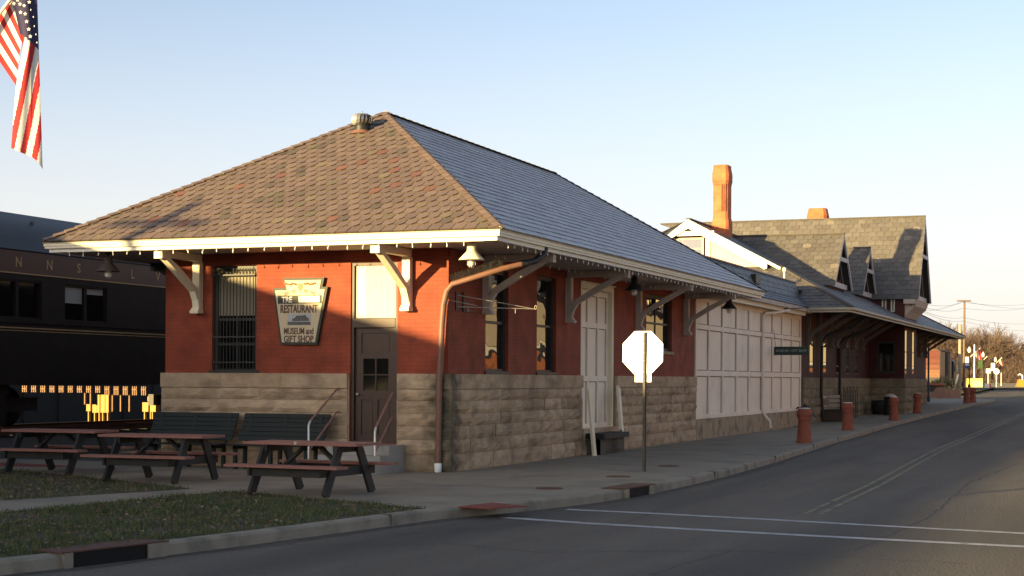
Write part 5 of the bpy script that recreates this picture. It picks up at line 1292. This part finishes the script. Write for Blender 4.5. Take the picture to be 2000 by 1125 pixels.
# steam locomotive tender and cab behind it
ly0 = L_end+2.5; t = thing('locomotive', 'small black steam locomotive standing behind the boxcar', 'locomotive', (-8.4, ly0, GF))
m = MB(); xc = -8.4
m.box(xc-1.4,xc+1.4,ly0,ly0+2.6,1.9,3.6); m.prism([(xc-1.5,ly0-.3,3.6),(xc+1.5,ly0-.3,3.6),(xc+1.1,ly0-.3,3.95),(xc-1.1,ly0-.3,3.95)], (0,3.2,0)); obj('cab', m, M['iron'], t)
m = MB(); m.box(xc+1.4,xc+1.43,ly0+.5,ly0+1.5,2.7,3.4); obj('cab_window', m, M['glass'], t)
m = MB(); m.tube([(xc,ly0+2.6,2.75),(xc,ly0+9.5,2.75)], .85, 18); m.lathe([(.2,3.5),(.2,3.9),(.3,4.05)], (xc,ly0+8.6,0), 12); m.lathe([(.4,3.5),(.4,3.8),(.2,4.0),(.0001,4.02)], (xc,ly0+5.5,0), 14); obj('boiler', m, M['iron'], t)
m = MB(); m.box(xc-1.4,xc+1.4,ly0-.2,ly0+10,1.5,1.75); m.box(xc-1.5,xc+1.5,ly0+9.9,ly0+10.1,1.0,1.7); obj('running_board', m, M['iron'], t)
for y in (ly0+1.2, ly0+3.4, ly0+5.4, ly0+8.2):
    m = MB(); lathe_x(m, [(.62,-.06),(.62,.06),(.5,.07),(.15,.1)], (xc+1.1,y,GF+.62), 18); obj('wheel', m, M['iron'], t)

# grass verge, lit verge beyond
def gp(px, py, z=None):
    d = ray(px, py); z = .6
    for _ in range(40):
        q = CAM+d*(max(20, min(400, (z-CAM.z)/min(d.z, -1e-4)))); z = .5*z+.5*gz(q.y)
    return (q.x, q.y, z)
M['verge'] = mat('verge_grass', (.05,.06,.022), .95, .35, .8, .6, 30, dark=(.12,.10,.05), dscale=.5, damt=.8)
m = MB(); pts = [gp(1802,772),gp(1850,771),gp(1890,768.5),gp(1915,764),gp(1935,759.5),gp(1945,756),gp(1800,755)]
m.add([(x,y,z+.03) for x,y,z in pts], [tuple(range(len(pts)))]); tag(obj('grass_verge', m, M['verge']), kind='structure')
M['drygrass'] = mat('dry_winter_grass', (.30,.23,.12), .95, .3, .4, .4, 10)
m = strip([170,185,200,220,253,300,340], lambda y: -30, lambda y: 90, lambda y: gz(y)+.01, 6)
tag(obj('dry_field', m, M['drygrass']), kind='structure')

# utility pole with wires
M['pole_wood'] = mat('weathered_pole_wood', (.16,.11,.08), .85, .2, 3, .2, 30)
U_ = at(1882.5, 748, 178); pb = Vector((U_.x, U_.y, gz(U_.y)-.1)); zt_ = at(1881,586,178).z
t = thing('utility_pole', 'tall brown wooden utility pole with a short crossarm', 'utility pole', pb)
m = MB(); m.tube([pb, Vector((pb.x+.02,pb.y,zt_))], [.14,.10], 10); obj('pole', m, M['pole_wood'], t)
m = MB(); m.bar(Vector((pb.x,pb.y-.2,zt_-.1))-RT*.75, Vector((pb.x,pb.y-.2,zt_-.1))+RT*.75, .14, .16); obj('crossarm', m, M['pole_wood'], t)
m = MB(); m.lathe([(.2,zt_-3.2),(.24,zt_-3.1),(.24,zt_-2.4),(.1,zt_-2.3)], (pb.x+.35,pb.y-.1,0), 10); 
wires = [((1780,607),(1881,587.5),(2030,600)),((1790,590),(1881,590),(2030,590)),((1800,598),(1881,602),(2030,597)),((1790,601),(1881,620),(2030,630)),((1790,603),(1881,627),(2030,645))]
for i, (a, b, c) in enumerate(wires):
    A, B, C_ = at(*a, 120 if i else 130), at(*b, 178), at(*c, 250); m = MB()
    def sag(p, q, k): return [p.lerp(q, s/10) - Vector((0,0,k*4*(s/10)*(1-s/10))) for s in range(11)]
    m.tube(sag(A,B,.35)+sag(B,C_,.45)[1:], .015, 4, cap=False)
    tag(obj('power_line', m, M['iron'], base=tuple(B)), 'thin dark power line sagging past the tall wooden pole', 'power line', 'power lines above the far street')
U2 = at(1874.5, 748, 172); pb = Vector((U2.x, U2.y, gz(U2.y)-.1)); zt2 = at(1874,634,172).z
m = MB(); m.tube([pb, Vector((pb.x,pb.y,zt2))], [.19,.15], 8)
M['pale_pole'] = mat('pale_weathered_pole', (.34,.29,.22), .8, .1, 4)
tag(obj('white_pole', m, M['pale_pole'], base=tuple(pb)), 'pale slim pole just left of the tall wooden utility pole', 'pole')
U3 = at(1903, 752, 205); pb = Vector((U3.x, U3.y, gz(U3.y)-.1)); m = MB(); m.tube([pb, Vector((pb.x,pb.y,at(1903,673,205).z))], .1, 8)
tag(obj('flagpole', m, M['steel'], base=tuple(pb)), 'bare thin metal pole behind the nearest street lamp', 'pole')

# street lamps with banners and flags
M['globe'] = mat('milky_lamp_globe', (.80,.74,.66), .3, .02, 5)
M['banner_white'] = mat('white_banner', (.8,.78,.75), .7, .05, 5)
M['banner_blue'] = mat('blue_banner', (.05,.07,.20), .7, .1, 5)
M['banner_green'] = mat('green_banner', (.05,.09,.03), .7, .2, 5)
M['flag_red'] = mat('flag_red_cloth', (.42,.05,.05), .8, .1, 5)
M['flag_pink'] = mat('flag_striped_cloth', (.62,.36,.30), .8, .1, 5)
def far_lamp(px, ptop, pbase, depth, label, banner, flag):
    b = at(px, pbase, depth); b = Vector((b.x, b.y, gz(b.y)-.05)); zt_ = at(px, ptop, depth).z
    t = thing('street_lamp', label, 'street lamp', b, 'street lamps along the far street')
    m = MB(); m.lathe([(.17,0),(.16,.5),(.075,.6),(.06,zt_-b.z-.75),(.1,zt_-b.z-.72)], b, 12); obj('post', m, M['iron'], t)
    m = MB(); h = zt_-b.z; m.lathe([(.10,h-.66),(.19,h-.48),(.18,h-.26),(.08,h-.10),(.03,h)], b, 14); obj('globe', m, M['globe'], t)
    s = depth/F_PX
    if banner:
        for (u0, v0, u1, v1, mt) in banner:
            p, q = at(u0, v1, depth), at(u1, v0, depth); m = MB(); d = q-p; R_ = Vector((d.x, d.y, 0))
            m.obox(p, R_, Vector((0,0,d.z)), FW*.03); obj('banner', m, M[mt], t)
    if flag:
        (a, b_, c, d_) = flag
        f = thing('flag', label.replace('black street lamp', 'flag on a slanted staff at the lamp'), 'flag', tuple(at(*b_, depth)), 'flags on the far lamp posts')
        m = MB(); m.tube([at(*a, depth), at(*b_, depth)], .05, 6); obj('staff', m, M['cream'], f)
        if c:
            m = MB(); A, B = at(*a, depth).lerp(at(*b_, depth), .35), at(*b_, depth); n = 8; vs = []
            E0, E1 = at(*c, depth), at(*d_, depth)
            for j in range(7):
                for i in range(n+1):
                    f_ = i/n; g = j/6; p = A.lerp(B, f_); e = E0.lerp(E1, f_); e.z = min(e.z, p.z); vs.append(p.lerp(e, g)+FW*(.12*math.sin(f_*8+g*2)))
            m.add(vs, [(j*(n+1)+i, j*(n+1)+i+1, (j+1)*(n+1)+i+1, (j+1)*(n+1)+i) for j in range(6) for i in range(n)], smooth=True)
            m.m = [1 if (k % n) >= n-3 else 0 for k in range(6*n)]
            obj('cloth', m, [M['flag_pink'], M['flag_red']], f)
far_lamp(1893, 677, 757, 180, 'nearest black street lamp with a white and blue banner', [(1882,697,1893,708,'banner_white'),(1882,708,1893,720,'banner_blue')], ((1895,697),(1914.5,680),(1911,702),(1918,704)))
far_lamp(1920, 687, 757, 200, 'second black street lamp with a green banner', [(1910,704,1919,720,'banner_green')], ((1921,703),(1928,696),None,None))
far_lamp(1944, 697, 757, 225, 'third black street lamp with a white banner', [(1935.5,709,1944,724,'banner_white')], ((1945.5,709),(1957,698),(1957,714),(1958.5,715)))
# signs and boxes on the verge
def far_sign(px, ptop, pbot, pw, pfoot, depth, name, label, cat, mt, round_=False):
    b = at(px, pfoot, depth); b.z = gz(b.y)-.08; t = thing(name, label, cat, tuple(b)); c = at(px, (ptop+pbot)/2, depth); s = depth/F_PX; hw, hh = pw/2*s, (pbot-ptop)/2*s
    m = MB(); m.tube([b, Vector((b.x,b.y,c.z+hh))], .06, 6); obj('post', m, M['steel'], t)
    m = MB(); n = 8 if round_ else 4
    ps = [c-FW*.07+RT*(hw*1.08*math.cos(math.pi/8+i*math.pi/4))+UP*(hh*1.08*math.sin(math.pi/8+i*math.pi/4)) for i in range(8)] if round_ else [c-FW*.07+RT*(hw*a)+UP*(hh*d) for a, d in ((-1,-1),(1,-1),(1,1),(-1,1))]
    m.prism(ps, FW*.03); obj('plate', m, M[mt], t)
far_sign(1930, 720, 729, 9, 741, 195, 'road_sign', 'square pale road sign on a post right of the yellow box', 'road sign', 'sign_back')
far_sign(1946, 720, 731, 11, 756, 200, 'stop_sign', 'far octagonal sign seen from behind, left of the small orange machine', 'road sign', 'sign_back', True)
far_sign(1955.5, 728, 729.5, 1.6, 740, 215, 'marker_post', 'thin pale marker post right of the far octagonal sign', 'post', 'sign_back')
M['yellow_box'] = mat('yellow_painted_box', (.72,.62,.18), .6, .08, 3); M['pale_box'] = mat('pale_yellow_panel', (.78,.70,.36), .6, .08, 3)
p = at(1907.5, 740, 190); p.z = gz(p.y); s = 190/F_PX; t = thing('yellow_container', 'yellow storage box with a pale front beside the third lamp', 'container', tuple(p))
W_ = RT*(24*s/2); m = MB(); m.obox(p-W_+UP*.1, W_*2, FW*1.6, UP*(17*s)); obj('box', m, M['yellow_box'], t)
m = MB(); m.obox(p-W_*.62-FW*.03+UP*.12, W_*1.6, FW*.03, UP*(12*s)); obj('front_panel', m, M['pale_box'], t)
p = at(1928, 748, 185); p.z = gz(p.y)-.03; t = thing('low_sign', 'low white board with a reddish end standing on the verge', 'sign', tuple(p)); m = MB(); m.obox(p-RT*.28+UP*.12, RT*.56, FW*.08, UP*.42); obj('board', m, M['sign_back'], t); m = MB(); m.obox(p+RT*.28+UP*.10, RT*.14, FW*.2, UP*.46); obj('end', m, M['stop_red'], t); m = MB(); m.obox(p-RT*.2, RT*.05, FW*.05, UP*.12); m.obox(p+RT*.2, RT*.05, FW*.05, UP*.12); obj('leg', m, M['iron'], t)
# orange machine and far houses
M['orange'] = mat('orange_machine_paint', (.62,.22,.03), .5, .1, 4)
p = at(1996, 748, 205); p.z = gz(p.y); s = 205/F_PX; t = thing('orange_machine', 'small orange machine with a bent pale arm at the right edge of the far street', 'machine', tuple(p))
m = MB(); m.prism([p-RT*.45, p+RT*.9, p+RT*.9+UP*.95, p-RT*.15+UP*.95], FW*1.2); obj('body', m, M['orange'], t)
m = MB(); m.tube([p+RT*.1+UP*.9, p+RT*.05+UP*1.45, p-RT*.25+UP*1.62, p-RT*.5+UP*1.5], .09, 8); obj('arm', m, M['banner_white'], t)
M['house_blue'] = mat('blue_grey_siding', (.16,.17,.20), .8, .1, 3); M['house_white'] = mat('pale_siding', (.4,.37,.34), .8, .1, 3); M['house_roof'] = mat('grey_house_roof', (.14,.12,.12), .85, .15, 3)
def house(px, pbase, depth, w_, h, rh, wall, label, L_=7):
    p = at(px, pbase, depth); p.z = gz(p.y)-.1; t = thing('house', label, 'house', tuple(p)); m = MB(); a = p-RT*w_/2
    m.obox(a, RT*w_, FW*L_, UP*h); m.prism([a+UP*h, a+RT*w_+UP*h, a+RT*w_/2+UP*(h+rh)], FW*L_); obj('wall', m, M[wall], t)
    m = MB()
    for s in (-1, 1):
        e = p+RT*(s*(w_/2+.3))+UP*(h-.2)-FW*.3; q = p+UP*(h+rh+.05)-FW*.3; m.prism([e, q, q+UP*.14, e+UP*.14], FW*(L_+.6))
    obj('roof', m, M['house_roof'], t)
    for s in (-.25, .25):
        m = MB(); m.obox(p+RT*(s*w_-.4)-FW*.04+UP*.9, RT*.8, FW*.06, UP*1.1); f = obj('window', m, M['banner_white'], t)
        m = MB(); m.obox(p+RT*(s*w_-.32)-FW*.06+UP*.98, RT*.64, FW*.06, UP*.94); obj('pane', m, M['glass'], f)
house(1975, 744, 330, 5.5, 2.0, 1.3, 'house_blue', 'small blue grey house among the bare trees at the far right', 8)
house(1991, 740, 380, 6, 4.2, 2.6, 'orange_brick', 'taller reddish house partly hidden by a dark tree at the right edge', 8)

# ------------------------------------------------------------------ bare winter trees
M['bark'] = mat('bare_tree_bark', (.12,.09,.07), .9, .25, 2); M['twig'] = mat('bare_twigs', (.15,.105,.085), .9, .25, .6); M['brush'] = mat('winter_brush', (.10,.068,.055), .95, .35, .3)
M['evergreen'] = mat('dark_evergreen', (.03,.032,.02), .9, .3, 1)
def bare_tree(seed, H_):
    r_ = random.Random(seed); tr, cr_ = MB(), MB()
    def br(p, d, L_, rad, lev):
        q = p + d*L_; mid = p.lerp(q, .5)+Vector((r_.uniform(-.06,.06),r_.uniform(-.06,.06),0))*L_
        (tr if lev == 0 else cr_).tube([p, mid, q], [rad, rad*.8, rad*.6], 5 if lev < 2 else 3, cap=False)
        if lev >= 4: return
        n = (7,5,4,4)[lev]
        for k in range(n):
            f = r_.uniform(.35,1) if k else 1.0
            s = (p.lerp(mid, f*2) if f < .5 else mid.lerp(q, f*2-1))
            a = r_.uniform(0,6.28); sp = r_.uniform(.35,.85); o = d.orthogonal().normalized(); o2 = d.cross(o)
            nd = (d + (o*math.cos(a)+o2*math.sin(a))*sp + Vector((0,0,.15))).normalized()
            br(s, nd, L_*r_.uniform(.5,.72), max(rad*.5, .022), lev+1)
    br(Vector((0,0,0)), Vector((r_.uniform(-.05,.05), r_.uniform(-.05,.05), 1)).normalized(), H_*.42, H_*.018, 0)
    return tr, cr_
protos = []
for s in range(4):
    tr, cr_ = bare_tree(40+s, 10)
    protos.append((tr, cr_))
protoobj = []
TREES = []
r_ = random.Random(77)
def skyline(px):
    pts = [(1790,612),(1830,622),(1850,634),(1880,640),(1900,640),(1925,632),(1945,625),(1960,640),(1975,655),(1985,668),(2000,690),(2060,710)]
    for (a, ya), (b, yb) in zip(pts, pts[1:]):
        if a <= px <= b: return ya+(yb-ya)*(px-a)/(b-a)
    return 690
for i in range(54):
    px = 1800 + 205*(i+r_.uniform(-.4,.4))/54*1.04; dpt = r_.choice([270,290,310,330]); top = skyline(min(px,2059)) + r_.uniform(-4,14)
    TREES.append((px, dpt, top))
labels_t = {}
for i, (px, dpt, top) in enumerate(TREES):
    k = i % 4; b = at(px, 748, dpt); b.z = gz(b.y)-.1; zt_ = at(px, top, dpt).z; sc = max(.35, (zt_-b.z)/9.6)
    if k not in labels_t:
        t = thing('bare_tree', 'bare brown winter tree in the row closing the far street', 'tree', (0,0,0), 'bare trees at the end of the street')
        obj('trunk', protos[k][0], M['bark'], t); obj('crown', protos[k][1], M['twig'], t); labels_t[k] = t
    else: t = copy_tree(labels_t[k])
    t.location = b; t.scale = (sc*1.1, sc*1.1, sc); t.rotation_euler = (0,0,r_.uniform(0,6.28))
# brushy understorey below the trees: nobody could count it
m = MB()
for _ in range(50000):
    px = r_.uniform(1780, 2075); dpt = r_.uniform(265, 345); hmax = (748-skyline(px))*.74
    py = 750 - hmax*(r_.random()**1.1)*(.8+.4*mnoise.noise(Vector((px*.06, dpt*.05, 1))))
    p = at(px, py, dpt); 
    if p.z < 1.3: p.z = 1.3
    a = r_.uniform(-.9,.9); L_ = r_.uniform(.5,1.5); d = (UP + RT*a + FW*r_.uniform(-.5,.5)).normalized()*L_; s = RT*r_.uniform(.02,.05)
    m.add([p-s, p+s, p+d], [(0,1,2)])
tag(obj('brush', m, M['brush']), 'dense brown winter brush filling the wooded slope behind the far street', 'brush', kind='stuff')
p = at(1999, 748, 300); p.z = 1.3; t = thing('evergreen_tree', 'dark narrow evergreen tree at the right edge in front of the reddish house', 'tree', tuple(p)); m = MB(); m.tube([p, p+UP*3], .15, 6); obj('trunk', m, M['bark'], t)
m = MB()
for _ in range(1500):
    h = r_.random(); a = r_.uniform(0,6.28); rr_ = (1-h)*1.7*r_.random()**.5+.1; c = p+Vector((rr_*math.cos(a), rr_*math.sin(a), 1+h*6.2)); d = Vector((math.cos(a), math.sin(a), -.3))*.4; s = Vector((-math.sin(a), math.cos(a), .2))*.14
    m.add([c-s, c+s, c+d], [(0,1,2)])
obj('crown', m, M['evergreen'], t)

# ------------------------------------------------------------------ buildings across the street, outside the frame; seen in the window glass
t = thing('brick_warehouse', 'long orange brick warehouse across the street, mirrored in the depot windows', 'building', (17,60,0))
M['siding'] = mat('grey_brown_siding', (.46,.39,.31), .8, .1, 1.5); M['buff_siding'] = mat('buff_siding', (.62,.52,.34), .8, .08, 2)
m = MB(); m.box(16,30,22,215,-.2,3.0); obj('wall', m, M['orange_brick'], t)
m = MB(); m.box(15.9,30.1,21.9,215.1,3.0,3.28); obj('cornice', m, M['white_trim'], t)
m = MB(); m.box(15.97,30,22,215,2.75,2.995); m.box(15.94,30,22,215,3.285,3.33); obj('dark_band', m, M['dark_frame'], t)
m = MB(); m.box(16.1,29.9,22.1,78,3.33,5.6); obj('siding', m, M['siding'], t)
m = MB(); m.box(16.05,29.9,78.1,214.9,3.33,7.5); obj('siding', m, M['buff_siding'], t)
m = MB()
for y in (33.5,36,39,92,104): m.box(16.0,16.1,y,y+.5,3.4,5.5)
obj('pale_pilaster', m, M['buff_siding'], t)
m = MB(); m.prism([(15.6,22,5.6),(30.4,22,5.6),(23,22,8.4)], (0,56,0)); obj('roof', m, M['house_roof'], t)
